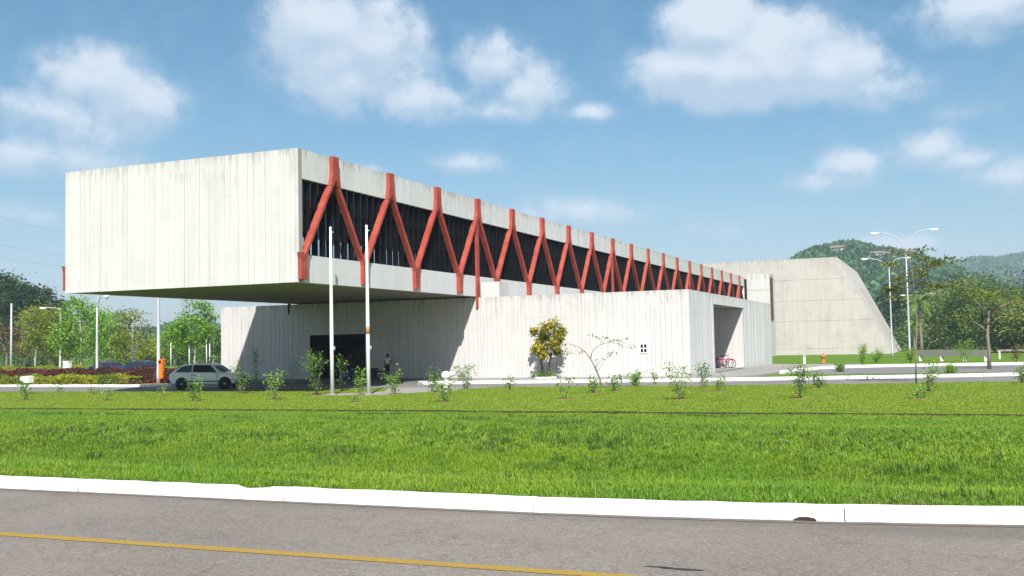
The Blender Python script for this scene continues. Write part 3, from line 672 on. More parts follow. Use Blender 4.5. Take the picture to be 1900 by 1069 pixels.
# ------------------------------------------------------------------ theatre block
TY = 170.0; TX0 = -75.0; TXT, TXB = -14.74, -7.05; TZ0, TZ1 = -.55, 14.75; TD = 42.0
th = tag(empty('theatre_building', (TXT, TY, TZ0)), 'windowless beige concrete block with a slanted right end behind the white building', 'building')
def tpart(name, mb, mat): return mb.build(name, mat, th, (-TXT, -TY, -TZ0))
tpart('mass', MB().prism([(TX0, TZ0), (TXB - .03, TZ0), (TXT - .03, TZ1 - .02), (TX0, TZ1 - .02)], 1, TY + .03, TY + TD), M['theatre'])
def slope_x(z): return TXB + (TXT - TXB) * (z - TZ0) / (TZ1 - TZ0)
lifts = [TZ0, .45, 4.8, 8.03, 11.35, TZ1]
cols = np.arange(-43.5, -6.0, 3.4)
for z0, z1 in zip(lifts[:-1], lifts[1:]):
    for c0 in cols:
        c1 = c0 + 3.4; g_ = .018; p = rnd.choice((.0, .008, .016))
        a0, a1, b0, b1 = c0 + g_, c1 - g_, z0 + g_, z1 - g_
        pts = []
        xa, xb = slope_x(b0), slope_x(b1)
        if a0 > xa - .05: continue
        pts = [(a0, b0), (min(a1, xa), b0)]
        if a1 > xb:
            if a1 < xa: pts.append((a1, TZ0 + (TZ1 - TZ0) * (a1 - TXB) / (TXT - TXB)))
            if a0 < xb: pts += [(xb, b1), (a0, b1)]
            else: pts.append((a0, TZ0 + (TZ1 - TZ0) * (a0 - TXB) / (TXT - TXB)))
        else: pts += [(a1, b1), (a0, b1)]
        tpart('wall_panel', MB().prism(pts, 1, TY - p, TY + .05), M['theatre'])
# two long ribs down the slanted end
for (ya, z0, z1) in ((TY + 13, .5, 10.2), (TY + 24, .5, 10.5)):
    b = MB(); xa, xb = slope_x(z0), slope_x(z1)
    b.add([(xa - .1, ya, z0), (xa + .45, ya, z0), (xb + .45, ya, z1), (xb - .1, ya, z1), (xa - .1, ya + .5, z0), (xa + .45, ya + .5, z0), (xb + .45, ya + .5, z1), (xb - .1, ya + .5, z1)], [(0, 1, 2, 3), (7, 6, 5, 4), (0, 4, 5, 1), (1, 5, 6, 2), (2, 6, 7, 3), (3, 7, 4, 0)])
    tpart('sloping_rib', b, M['core'])

# ------------------------------------------------------------------ hills
def ridge(name, pts, D, depth, seed, tree_n, tree_s, bumps=.05):
    """a wooded ridge whose crest stands D metres away"""
    rs = np.random.RandomState(seed)
    px = np.array([p[0] for p in pts], float); py = np.array([p[1] for p in pts], float)
    xs_ = np.linspace(px[0], px[-1], 70); ys_ = np.interp(xs_, px, py)
    rows = 22; vs = []; H_ = np.zeros((rows, 70))
    n1 = rs.rand(rows + 6, 76)
    sm = sum(n1[i:i + rows, j:j + 70] for i in range(6) for j in range(6)) / 36.
    for r_ in range(rows):
        t_ = r_ / (rows - 1.); f = math.sin(math.pi * min(1, max(0, t_))) ** 1.2
        for c_ in range(70):
            d = ray(xs_[c_], ys_[c_]); dh = math.hypot(d[0], d[1]); Dr = D + (t_ - .5) * depth
            top = CAMH + d[2] / dh * D
            z = -.6 + (top + .5) * f * (1 + (sm[r_, c_] - .5) * 1.0 * (1 - .6 * f))
            vs.append((d[0] / dh * Dr, d[1] / dh * Dr, z)); 
    fs = [(r_ * 70 + c_, r_ * 70 + c_ + 1, (r_ + 1) * 70 + c_ + 1, (r_ + 1) * 70 + c_) for r_ in range(rows - 1) for c_ in range(69)]
    o = struct(MB().add(vs, fs, True).build(name, M['hill']))
    V = np.array(vs).reshape(rows, 70, 3); P_ = []
    for _ in range(tree_n):
        r_ = rs.uniform(0, rows * .62); c_ = rs.uniform(0, 68.9); i, j = int(r_), int(c_); u_, v_ = r_ - i, c_ - j
        p = V[i, j] * (1 - u_) * (1 - v_) + V[i + 1, j] * u_ * (1 - v_) + V[i, j + 1] * (1 - u_) * v_ + V[i + 1, j + 1] * u_ * v_
        P_.append((p[0], p[1], p[2] - tree_s * .25, rs.uniform(0, 6.28), tree_s * rs.uniform(.6, 1.35)))
    return o, P_, V
def crown_src(seed, n=90, mat='canopy'):
    rs = np.random.RandomState(seed); c = rs.normal(size=(n, 3)); c /= np.linalg.norm(c, axis=1)[:, None]; c[:, 2] = np.abs(c[:, 2]) * .95
    c *= (.75 + .3 * rs.rand(n))[:, None] * np.array([.55, .55, .8]); c[:, 2] += .1
    return source('crown', quad_mesh('crown', leaves(c, .62, seed, .8), M[mat]))
crowns = [crown_src(i) for i in range(5)]
_, tp1, HV = ridge('near_hill', [(1250, 610), (1360, 565), (1430, 525), (1480, 492), (1520, 476), (1575, 468), (1620, 474), (1690, 490), (1750, 508), (1800, 524), (1870, 550), (1960, 580), (2100, 602), (2250, 615)], 700, 420, 4, 26000, 5.5)
scatter('near_hill_forest', tp1, crowns)
_, tp2, _v = ridge('far_hill', [(1500, 610), (1600, 580), (1690, 540), (1770, 500), (1810, 489), (1860, 490), (1900, 483), (1960, 472), (2060, 476), (2200, 492), (2400, 540), (2600, 605)], 1900, 1100, 5, 24000, 9.5)
scatter('far_hill_forest', tp2, crowns)
_, tp3, _v = ridge('left_hill', [(-700, 610), (-400, 590), (-200, 596), (0, 608), (150, 622), (280, 628), (335, 612), (370, 614), (420, 622), (520, 630), (650, 634)], 800, 400, 6, 8000, 6.5)
scatter('left_hill_forest', tp3, crowns)

# houses among the trees of the near hill
def house(px, py, D, wd, label, hip=True):
    best = None
    for row in HV:
        for q in row:
            v = q - CAM; dp = v @ FW
            if dp < 1: continue
            e = math.hypot(CX + FPX * (v @ RT) / dp - px, (CY - FPX * (v @ UP) / dp - py) * 1.5)
            if best is None or e < best[0]: best = (e, q)
    p = best[1] + np.array([0, 0, 3.6]); wd *= 1.3
    r = tag(empty('hillside_house', tuple(p), rnd.uniform(-.5, .3)), label, 'house', 'houses on the wooded hill')
    h = wd * .42
    MB().box(-wd / 2, wd / 2, -wd * .35, wd * .35, -3, h).build('wall', M['house'], r)
    MB().prism([(-wd * .42, h + .01), (wd * .42, h + .01), (0, h + wd * .2)], 0, -wd * .55, wd * .55).build('roof', M['roof_tile'], r)
    for i in (-1, 1): MB().box(i * wd * .25 - wd * .07, i * wd * .25 + wd * .07, -wd * .355, -wd * .352, h * .35, h * .75).build('window', M['fin'], r)
house(1553, 484, 640, 5.6, 'pale house highest on the wooded hill above the theatre roof', True)
house(1625, 490, 615, 5.0, 'pale house near the hill crest right of the lamp arm')
house(1648, 494, 610, 4.3, 'small pale house on the hill crest behind the tall double lamp')
house(1625, 528, 590, 4.3, 'pale house alone halfway down the wooded hill')
house(1738, 524, 600, 4.6, 'large white house at the right shoulder of the near hill', True)
house(1732, 545, 560, 6.2, 'brown roofed house low on the hill right of the palm', False)

# ------------------------------------------------------------------ vegetation
def curve(a, b_, bend, n=5):
    a, b_ = Vector(a), Vector(b_); out = []
    for i in range(n):
        t_ = i / (n - 1.); p = a.lerp(b_, t_); out.append(p + Vector(bend) * math.sin(math.pi * t_))
    return out
def make_tree(name, label, loc, h, w_, z0, leaf, bark, seed, clumps=26, per=70, size=.22, cr=.55, tr=.12, flatten=.6, group=None, limbs=10, cat='tree', top_bias=0.0, lean=(0, 0)):
    r = random.Random(seed); rs = np.random.RandomState(seed)
    root = tag(empty(name, loc), label, cat, group)
    cz, rz_ = (z0 + h) / 2, (h - z0) / 2
    tips = []
    for i in range(clumps):
        while True:
            v = np.array([r.uniform(-1, 1), r.uniform(-1, 1), r.uniform(-1, 1)])
            L_ = np.linalg.norm(v)
            if .35 < L_ < 1: break
        k = (.86 + .2 * r.random()) / max(L_, .62) * L_ ** .5 if L_ > .6 else 1
        wz = 1 - .25 * max(0, v[2])
        tips.append(np.array([v[0] * w_ * wz + lean[0] * (v[2] + 1) / 2, v[1] * w_ * wz + lean[1] * (v[2] + 1) / 2, cz + v[2] * rz_ - cr * .2]))
    b = MB(); tt = .78
    trunk = [Vector((0, 0, -.1))] + [Vector((r.uniform(-.5, .5) * tr * 2 + lean[0] * q * .5, r.uniform(-.5, .5) * tr * 2 + lean[1] * q * .5, h * tt * q)) for q in (.2, .4, .6, .8, 1.0)]
    b.tube(trunk, [tr * 1.25, tr, tr * .85, tr * .7, tr * .5, tr * .22], 7)
    for i, tp in enumerate(tips[:limbs]):
        q = min(.95, max(.30, (tp[2] * .62) / (h * tt))); k = q * 5; i0 = min(4, int(k)); a = trunk[i0].lerp(trunk[i0 + 1], k - i0)
        b.tube(curve(a, tp, (0, 0, -.10 * abs(tp[0])), 5), [tr * .42, tr * .34, tr * .26, tr * .17, tr * .06], 5)
    b.build('trunk', M[bark], root)
    pts = []
    for tp in tips:
        n_ = int(per * r.uniform(.6, 1.4)); g_ = rs.normal(size=(n_, 3)) * np.array([cr, cr, cr * flatten]) * r.uniform(.7, 1.25) * .62
        pts.append(tp + g_)
    link('crown', quad_mesh('crown', leaves(np.concatenate(pts), size, seed, .55, .35), M[leaf]), root)
    return root
def treepx(px, Y, top, wpx, z0f, leaf, bark, seed, label, name='tree', **kw):
    d = ray(px, 640); k = Y / d[1]; x = d[0] * k; z = gz(x, Y); sc = k / 1.0   # metres of depth
    t_ = on_y(px, top, Y); h = t_[2] - z; w_ = wpx * sc / FPX
    return make_tree(name, label, (x, Y, z), h, w_, h * z0f, leaf, bark, seed, cr=max(.4, w_ * .38), **kw)
# left car park trees
LT = [
 (12, 74, 598, 26, .45, 'leaf_brown', 'bark', 'brownish bare-looking young tree at the left picture edge behind the hedge', dict(clumps=16, per=45)),
 (66, 92, 553, 34, .42, 'leaf_yellow', 'bark_pale', 'yellowish thin tree right of the lone white pole', dict(clumps=18, per=60)),
 (92, 84, 566, 42, .22, 'leaf_olive', 'bark', 'broad olive green tree in front of the dark tall trees', dict(clumps=40, per=90)),
 (45, 100, 610, 30, .3, 'leaf_brown', 'bark', 'low brownish tree between the white pole and the olive tree', dict(clumps=16, per=45)),
 (150, 76, 547, 42, .30, 'leaf_green', 'bark_pale', 'tall bright green tree just left of the curved street lamp', dict(clumps=42, per=85)),
 (205, 86, 572, 38, .30, 'leaf_green', 'bark', 'green tree just right of the curved street lamp', dict(clumps=30, per=75)),
 (182, 112, 604, 36, .25, 'leaf_mid', 'bark', 'darker green tree behind the curved street lamp', dict(clumps=26, per=70)),
 (246, 72, 570, 36, .42, 'leaf_olive', 'bark_pale', 'sparse tree with pale forked limbs behind the red hedge', dict(clumps=20, per=45, limbs=16)),
 (275, 96, 622, 34, .2, 'leaf_yellow', 'bark', 'low yellow green tree left of the lamp post with the orange bin', dict(clumps=24, per=70)),
 (322, 94, 604, 34, .42, 'leaf_green', 'bark_pale', 'wide green tree right of the orange bin post', dict(clumps=28, per=80)),
 (362, 84, 552, 34, .40, 'leaf_green', 'bark_pale', 'tallest bright green tree above the white car', dict(clumps=34, per=80)),
 (396, 104, 606, 24, .35, 'leaf_mid', 'bark_pale', 'small green tree beside the left edge of the low wing', dict(clumps=20, per=70)),
 (118, 128, 600, 50, .12, 'leaf_mid', 'bark', 'shaded green tree far behind the car park, left', dict(clumps=34, per=80, size=.34)),
 (232, 132, 622, 50, .12, 'leaf_olive', 'bark', 'shaded olive tree far behind the car park, centre', dict(clumps=30, per=80, size=.34)),
 (300, 136, 640, 44, .10, 'leaf_dark', 'bark', 'low dark tree far behind the orange bin post', dict(clumps=28, per=80, size=.34)),
 (360, 140, 628, 56, .10, 'leaf_dark', 'bark', 'low dark tree far behind the white car', dict(clumps=30, per=80, size=.34)),
 (412, 140, 632, 50, .10, 'leaf_mid', 'bark', 'low green tree far behind the edge of the low wing', dict(clumps=28, per=80, size=.34)),
 (30, 136, 630, 60, .10, 'leaf_mid', 'bark', 'low green tree far behind the car park at the left edge', dict(clumps=30, per=80, size=.34)),
]
for i, (px, Y, top, wp, zf, lf, bk, lb, kw) in enumerate(LT):
    kw = dict(kw, clumps=int(kw['clumps'] * 1.45)); treepx(px, Y, top, wp * 1.08, zf * .8, lf, bk, 100 + i, lb, 'car_park_tree', group='trees around the car park', **{**dict(size=.24, tr=.11), **kw})
DT = [(-30, 150, 500, 60, 'tall dark tree cut by the left picture edge'), (14, 158, 506, 46, 'tall dark tree left of the lone white pole'), (48, 150, 520, 38, 'tall dark tree behind the lone white pole'), (80, 162, 532, 34, 'dark tree nearest the left edge of the raised storey'), (104, 180, 556, 36, 'dark rounded tree under the raised storey edge'), (55, 172, 548, 60, 'dark bushy tree filling the gap low behind the olive tree')]
for i, (px, Y, top, wp, lb) in enumerate(DT):
    treepx(px, Y, top, wp, .08, 'leaf_dark', 'bark_dark', 140 + i, lb, 'tall_dark_tree', group='dark tall trees at the left', clumps=85, per=130, size=.55, tr=.3)
RTS = [
 (1652, 250, 515, 44, .05, 'leaf_dark', 'dark tree beside the slanted end of the theatre', dict(clumps=40, per=90, size=.6)),
 (1690, 270, 508, 50, .05, 'leaf_dark', 'dark tree behind the tall double street lamp', dict(clumps=40, per=90, size=.6)),
 (1755, 255, 515, 56, .05, 'leaf_dark', 'dark tree behind the palm fronds', dict(clumps=40, per=90, size=.6)),
 (1835, 260, 498, 72, .05, 'leaf_mid', 'broad rounded tree topping the right-hand wood', dict(clumps=60, per=110, size=.6)),
 (1905, 270, 520, 66, .05, 'leaf_dark', 'dark tree at the right picture edge', dict(clumps=46, per=100, size=.6)),
 (1752, 190, 535, 54, .10, 'leaf_pale', 'pale green rounded tree right of the palm', dict(clumps=75, per=120, size=.42)),
 (1700, 210, 600, 40, .05, 'leaf_mid', 'low green tree behind the foot of the double lamps', dict(clumps=30, per=90, size=.45)),
 (1800, 175, 528, 52, .10, 'leaf_mid', 'green tree left of the forked roadside tree, behind the rail', dict(clumps=70, per=120, size=.4)),
 (1868, 165, 540, 56, .10, 'leaf_mid', 'green tree right of the forked roadside tree', dict(clumps=70, per=120, size=.4)),
 (1925, 160, 530, 60, .10, 'leaf_pale', 'pale olive tree cut by the right picture edge', dict(clumps=70, per=120, size=.4)),
 (1790, 210, 585, 50, .03, 'leaf_dark', 'dark shrubby tree low behind the concrete rail', dict(clumps=34, per=90, size=.45)),
 (1860, 200, 590, 55, .03, 'leaf_dark', 'dark shrubby tree low behind the forked tree', dict(clumps=34, per=90, size=.45)),
 (1735, 215, 600, 40, .03, 'leaf_dark', 'dark shrubby tree low behind the palm trunk', dict(clumps=30, per=90, size=.45)),
]
for i, (px, Y, top, wp, zf, lf, lb, kw) in enumerate(RTS):
    treepx(px, Y, top, wp, zf, lf, 'bark', 200 + i, lb, 'woodland_tree', group='trees of the right-hand wood', **{**dict(tr=.25), **kw})

def leafy(root, tips, per, size, cr, leaf, seed, flat=.6, name='foliage'):
    rs = np.random.RandomState(seed); pts = [np.array(t_) + rs.normal(size=(max(2, int(per * rs.uniform(.6, 1.4))), 3)) * np.array([cr, cr, cr * flat]) for t_ in tips]
    return link(name, quad_mesh(name, leaves(np.concatenate(pts), size, seed, .55, .4), M[leaf]), root)

# roadside sapling with horizontal layered branches
Y = 51.4; x0 = on_ground(1700, 712)[0]
sap = tag(empty('layered_sapling', (x0, Y, 0)), 'tall thin sapling with flat bronze layers of leaves in front of the double lamps', 'tree')
def loc_px(px, py, Y_, root, dy=0.0):
    p = on_y(px, py, Y_); return (p[0] - root.location.x, p[1] - root.location.y + dy, p[2] - root.location.z)
b = MB(); stem = [loc_px(*q, Y, sap) for q in ((1700, 714), (1699, 660), (1701, 600), (1698, 560), (1694, 520), (1690, 490), (1686, 468))]
b.tube(stem, [.042, .036, .032, .027, .022, .016, .008], 7)
LAY = [(1688, 468, [(1660, 463), (1672, 470), (1700, 462), (1706, 470), (1724, 463), (1686, 474)]), (1690, 485, [(1718, 480), (1704, 478)]), (1692, 497, [(1725, 492), (1745, 487), (1760, 482), (1773, 485), (1735, 489), (1700, 500)]),
       (1692, 505, [(1676, 506), (1710, 504), (1648, 490), (1655, 490)]), (1695, 520, [(1668, 516), (1660, 519), (1712, 512)]), (1696, 530, [(1645, 540), (1650, 535), (1720, 526), (1665, 533)]), (1697, 545, [(1655, 553), (1775, 525), (1790, 525), (1740, 530)])]
tips = []
for i, (ax, ay, ends) in enumerate(LAY):
    a = loc_px(ax, ay, Y, sap)
    for j, (ex, ey) in enumerate(ends):
        e = loc_px(ex, ey, Y, sap, rnd.uniform(-.9, .9)); b.tube(curve(a, e, (0, 0, -.05), 4), [.012, .010, .008, .004], 5)
        tips.append(e); a_, e_ = Vector(a), Vector(e)
        if (e_ - a_).length > 1.0: tips.append(tuple(a_.lerp(e_, .72)))
b.build('trunk', M['bark'], sap); leafy(sap, tips, 26, .15, .17, 'leaf_terminalia', 31, .32, 'crown')

# forked tree beside the second road
Y = 72.2; p0 = on_ground(1836, 685)
ft = tag(empty('forked_tree', (p0[0], Y, 0)), 'forked roadside tree with a bare trunk and sparse olive crown', 'tree')
b = MB(); st = [loc_px(*q, Y, ft) for q in ((1836, 687), (1835, 650), (1832, 620), (1834, 590), (1836, 575))]
b.tube(st, [.13, .11, .10, .09, .075], 8); tips = []
for (ends) in (((1836, 575), (1834, 560), (1836, 545)), ((1835, 585), (1850, 565), (1868, 558)), ((1834, 590), (1815, 565), (1795, 548)), ((1832, 615), (1812, 600), (1790, 590)), ((1835, 580), (1875, 562), (1898, 565)), ((1834, 588), (1810, 555), (1800, 535)), ((1836, 600), (1858, 588), (1880, 590))):
    pts = [loc_px(*q, Y, ft, (i * rnd.uniform(-.8, .8))) for i, q in enumerate(ends)]
    b.tube(pts, [.06, .04, .012], 6); tips += [pts[-1], tuple(Vector(pts[1]).lerp(Vector(pts[2]), .5)), tuple(Vector(pts[2]) + Vector((rnd.uniform(-.6, .6), rnd.uniform(-.6, .6), rnd.uniform(-.1, .5))))]
b.build('trunk', M['bark'], ft); leafy(ft, tips, 52, .16, .42, 'leaf_olive', 32, .45, 'crown')

# palms
def palm(px, Y, top, label, seed, fl=2.6):
    d = ray(px, 640); x = d[0] * Y / d[1]; z = gz(x, Y); h = on_y(px, top, Y)[2] - z
    r = random.Random(seed); root = tag(empty('palm_tree', (x, Y, z)), label, 'palm tree')
    MB().tube([(0, 0, -.1), (.05, 0, h * .3), (0, .05, h * .7), (0, 0, h)], [.24, .17, .15, .13], 9).build('trunk', M['bark'], root)
    for k in range(20):
        a = r.uniform(0, 6.28); e = r.uniform(-.35, 1.2); L_ = fl * r.uniform(.8, 1.15); vs, fs = [], []
        n = 9; P_ = []
        for i in range(n):
            s_ = L_ * i / (n - 1); q = e - 1.5 * (i / (n - 1.)) ** 1.4
            P_.append(Vector((math.cos(a), math.sin(a), 0)) * (s_ * math.cos(e * .6) * .8) + Vector((0, 0, h + s_ * math.sin(e) - .62 * L_ * (i / (n - 1.)) ** 2.1)))
        side = Vector((-math.sin(a), math.cos(a), 0))
        b = MB()
        for i in range(1, n):
            for sg in (-1, 1):
                l_ = .62 * math.sin(math.pi * (i + .6) / (n + .6)) + .12; fwd = (P_[i] - P_[i - 1]).normalized()
                for u_ in (0, .5):
                    o_ = P_[i - 1].lerp(P_[i], u_); tip = o_ + side * sg * l_ * .75 + fwd * l_ * .55 + Vector((0, 0, -l_ * .45)); wv = fwd * .05
                    b.add([o_ - wv, o_ + wv, tip], [(0, 1, 2)])
        b.tube(P_, [.035] + [.02] * (n - 2) + [.006], 4)
        b.build('frond', M['leaf_pale'] if k % 3 else M['leaf_green'], root)
palm(1709, 130, 560, 'palm tree with drooping fronds right of the tall double lamp', 3)
palm(1696, 165, 600, 'smaller palm tree behind the thin layered sapling', 4, 2.2)

# arching leaning tree and the yellow flowering tree
Y = 49.1; p0 = on_ground(1117, 718)
at_ = tag(empty('arching_tree', (p0[0], Y, 0)), 'thin leaning tree with two arching bare branches in front of the low wing', 'tree')
b = MB(); b.tube([loc_px(*q, Y, at_) for q in ((1117, 720), (1112, 700), (1104, 682), (1096, 666), (1085, 652), (1072, 643), (1056, 638), (1046, 636))], [.06, .048, .038, .030, .024, .018, .012, .005], 7)
b.tube([loc_px(*q, Y, at_) for q in ((1096, 666), (1098, 655), (1104, 646), (1114, 640), (1128, 636), (1140, 630))], [.022, .02, .016, .013, .009, .004], 6)
tips = []
for (ax, ay, ex, ey) in ((1072, 643, 1078, 652), (1058, 638, 1056, 655), (1114, 640, 1112, 628), (1120, 638, 1104, 622), (1128, 636, 1138, 632), (1128, 636, 1150, 640), (1135, 633, 1155, 628), (1140, 630, 1168, 643), (1104, 682, 1118, 668), (1104, 684, 1128, 660), (1108, 690, 1138, 655), (1046, 636, 1050, 655), (1064, 640, 1068, 657), (1120, 638, 1122, 626)):
    e = loc_px(ex, ey, Y, at_, rnd.uniform(-.5, .5)); b.tube(curve(loc_px(ax, ay, Y, at_), e, (0, 0, .04), 4), [.010, .008, .006, .003], 5); tips.append(e)
b.build('trunk', M['bark'], at_); leafy(at_, tips, 9, .13, .14, 'leaf_rose', 33, .35, 'crown')

Y = 58.1; x0 = on_y(1012, 700, Y)[0]
yt = tag(empty('flowering_tree', (x0, Y, .1)), 'small round tree covered in yellow blossom against the low wing wall', 'tree')
b = MB(); tips = []; r = random.Random(77)
for (bx_, by_, k) in ((1013, 690, 0), (1004, 690, 1), (1020, 690, 2), (1010, 690, 3)):
    b.tube(curve((0.05 * k - .08, .04 * (k % 2), -.05), loc_px(bx_ + (k - 1.5) * 6, 655, Y, yt, (k - 1.5) * .2), (0, 0, 0), 4), [.07, .055, .045, .03], 6)
    for j in range(6):
        t_ = loc_px(r.uniform(984, 1044), r.uniform(604, 660), Y, yt, r.uniform(-.7, .7)); b.tube(curve(loc_px(bx_ + (k - 1.5) * 5, 660, Y, yt), t_, (0, 0, .08), 4), [.025, .02, .014, .005], 5)
blob = [(1030, 606, 14), (1018, 610, 12), (1038, 618, 11), (1000, 616, 9), (986, 616, 7), (1028, 626, 14), (1010, 628, 10), (1036, 640, 12), (1022, 640, 11), (998, 638, 8), (990, 650, 10), (1006, 648, 12), (1014, 660, 9), (1038, 652, 9), (1000, 625, 8), (1042, 628, 7)]
rs = np.random.RandomState(5); gp, fp = [], []
for (qx, qy, qr) in blob:
    c_ = np.array(loc_px(qx, qy, Y, yt, r.uniform(-.55, .55))); s_ = qr / 31.0
    gp.append(c_ + rs.normal(size=(130, 3)) * s_ * .48); fp.append(c_ + rs.normal(size=(46, 3)) * s_ * .42 + np.array([0.05, -.14 * s_ / .4, .12]))
b.build('trunk', M['bark_dark'], yt)
link('crown', quad_mesh('crown', leaves(np.concatenate(gp), .17, 3, .6), M['leaf_olive']), yt); link('blossom', quad_mesh('blossom', leaves(np.concatenate(fp), .15, 4, .8), M['flower']), yt)
ring = MB(); n = 24; vs = []
for i in range(n):
    q = 2 * math.pi * i / n
    for (rr, zz) in ((.70, -.03), (.70, .09), (.60, .11), (.58, -.03)): vs.append((math.cos(q) * rr, math.sin(q) * rr, zz))
ring.add(vs, [(i * 4 + k, i * 4 + (k + 1) % 4, ((i + 1) % n) * 4 + (k + 1) % 4, ((i + 1) % n) * 4 + k) for i in range(n) for k in range(4)])
tag(ring.build('planter_ring', M['kerb'], None, (x0, Y, .11)), 'low white ring kerb round the foot of the yellow flowering tree', 'planter')
link_soil = MB().lathe([(.57, 0), (.57, .05), (.2, .08)], n=16).build('planter_soil', M['mulch'], bpy.data.objects['planter_ring'])
tag(leafy(None, [(x0 + rnd.uniform(-.5, .5), Y + rnd.uniform(-.5, .4), .32) for _ in range(9)], 30, .12, .14, 'leaf_green', 35, .8, 'ground_plants'), 'low green plants around the trunk inside the white planter ring', 'plants')

# rose bushes on the lawn
soil_spots = []
def bush(px, py, top, wpx, label, seed, leaf='leaf_rose', dens=1.0, soil=True, stems=7, flower=None):
    p = on_ground(px, py); k = math.hypot(p[0], p[1]); depth = float(np.dot(p - CAM, FW)); sc = depth / FPX
    h = (py - top) * sc; w_ = wpx * sc; r = random.Random(seed)
    root = tag(empty('rose_bush', (p[0], p[1], 0)), label, 'shrub', 'young shrubs on the lawn')
    b = MB(); tips = []
    for i in range(stems):
        a = r.uniform(0, 6.28); rr = w_ * r.uniform(.35, 1.15); hh = h * (r.uniform(.55, 1.0) if i else 1.0)
        e = Vector((math.cos(a) * rr, math.sin(a) * rr * .8, hh)); c_ = curve((r.uniform(-.06, .06), r.uniform(-.06, .06), -.02), e, (0, 0, .08 * hh), 5)
        b.tube(c_, [.010, .008, .006, .004, .002], 4)
        for t_ in (1, 2, 3, 4): tips.append(tuple(c_[t_]))
        tips.append(tuple(c_[3].lerp(c_[4], .5)))
    b.build('stems', M['bark'], root); leafy(root, tips, 10 * dens, .098, .12, leaf, seed, .9)
    if soil:
        s_ = MB(); n = 12; s_.add([(math.cos(6.283 * i / n) * r.uniform(.3, .5), math.sin(6.283 * i / n) * r.uniform(.25, .4), .006) for i in range(n)] + [(0, 0, .035)], [(i, (i + 1) % n, n) for i in range(n)]); s_.build('soil_bed', M['mulch'], root); soil_spots.append((p[0], p[1], .36))
    if flower: 
        link('bloom', quad_mesh('bloom', leaves([np.array(t_) + [0, 0, .05] for t_ in tips[3::9]], .12, seed, .9), M['red_lens' if flower == 'red' else 'pink']), root)
    return root
BU = [
 (48, 744, 712, 14, 'low twiggy bush beside the white floodlight at the left edge', dict(stems=5)),
 (108, 731, 716, 9, 'tiny bush between the floodlight and the second twiggy bush', dict(stems=4, dens=.6)),
 (198, 744, 722, 14, 'small twiggy bush on the lawn in front of the red hedge', dict(stems=5, dens=.7)),
 (172, 733, 718, 8, 'tiny bush just behind the twiggy bush before the red hedge', dict(stems=4, dens=.6)),
 (300, 733, 716, 6, 'tiny plant left of the white car rear wheel', dict(stems=3, dens=.6)),
 (357, 745, 702, 15, 'bush in front of the white car door', dict(stems=6)),
 (447, 731, 676, 17, 'leafy bush hiding the nose of the white car', dict(stems=8)),
 (475, 726, 643, 12, 'tall upright shrub just right of the white car', dict(stems=6)),
 (508, 743, 688, 22, 'wide bush between the tall shrub and the doorway', dict(stems=8)),
 (541, 725, 668, 16, 'thin bush left of the dark doorway', dict(stems=5, dens=.7)),
 (588, 734, 654, 24, 'largest leafy bush just left of the left flagpole', dict(stems=13, dens=1.2, flower='red')),
 (634, 726, 662, 14, 'tall bush just right of the left flagpole', dict(stems=6)),
 (668, 733, 686, 12, 'pointed leafy bush between the two flagpoles', dict(stems=7, dens=1.1)),
 (662, 748, 735, 8, 'stunted bush on bare soil between the flagpoles', dict(stems=4, dens=.6)),
 (733, 732, 684, 20, 'rounded bush right of the right flagpole', dict(stems=9)),
 (802, 727, 682, 14, 'bush just left of the white globe lamp', dict(stems=7)),
 (826, 746, 706, 17, 'nearest bush in front of the white globe lamp', dict(stems=7)),
 (866, 722, 680, 24, 'wide pale bush right of the white globe lamp', dict(stems=10)),
 (946, 726, 700, 12, 'sparse bush left of the yellow flowering tree', dict(stems=5, dens=.6)),
 (1047, 742, 706, 15, 'open forked bush below the yellow flowering tree', dict(stems=4, dens=.7)),
 (1103, 730, 703, 11, 'small bush left of the foot of the arching tree', dict(stems=6)),
 (1140, 726, 702, 11, 'small bush right of the foot of the arching tree', dict(stems=6)),
 (1178, 716, 692, 16, 'dense low bush below the small four pane window', dict(stems=10, dens=1.2)),
 (1215, 714, 688, 9, 'thin bush right of the small four pane window', dict(stems=4, dens=.6)),
 (1262, 742, 680, 19, 'tall open bush in front of the right corner of the low wing', dict(stems=8)),
 (1306, 722, 674, 12, 'upright bush left of the bicycle recess', dict(stems=6)),
 (1334, 726, 700, 14, 'low bush in front of the bicycles', dict(stems=6, dens=.8)),
 (1484, 740, 672, 19, 'tall bush on the lawn in front of the grey post', dict(stems=9)),
 (1519, 721, 694, 15, 'small bush right of the tall one before the hydrant', dict(stems=7)),
 (1700, 741, 724, 10, 'stunted bush at the foot of the layered sapling', dict(stems=5, dens=.7)),
 (1722, 727, 676, 22, 'scraggly bush right of the layered sapling', dict(stems=10, dens=.7)),
 (1896, 712, 682, 9, 'leafy bush at the right picture edge', dict(stems=7)),
]
for i, (px, py, top, wp, lb, kw) in enumerate(BU): bush(px, py, top, wp, lb, 300 + i, **kw)
# young plants beyond the second road
for i, (px, py, top, wp, lb) in enumerate([(1600, 677, 640, 12, 'young plant before the theatre wall left of the second lamp'), (1625, 672, 650, 14, 'low plants on the grass before the slanted theatre end'), (1690, 672, 648, 16, 'leafy plant at the foot of the tall double lamp'), (1790, 672, 632, 16, 'bright young plant behind the concrete rail'), (1885, 672, 640, 18, 'dry tall plants on the bank at the right'), (1560, 690, 676, 8, 'tiny plant beside the second road kerb'), (1764, 692, 680, 8, 'tiny dark plant on the strip between the two drives')]):
    p = on_ground(px, py); bush(px, py, top, wp, lb, 360 + i, leaf='leaf_green' if i != 4 else 'leaf_brown', dens=2.0, soil=False, stems=8)

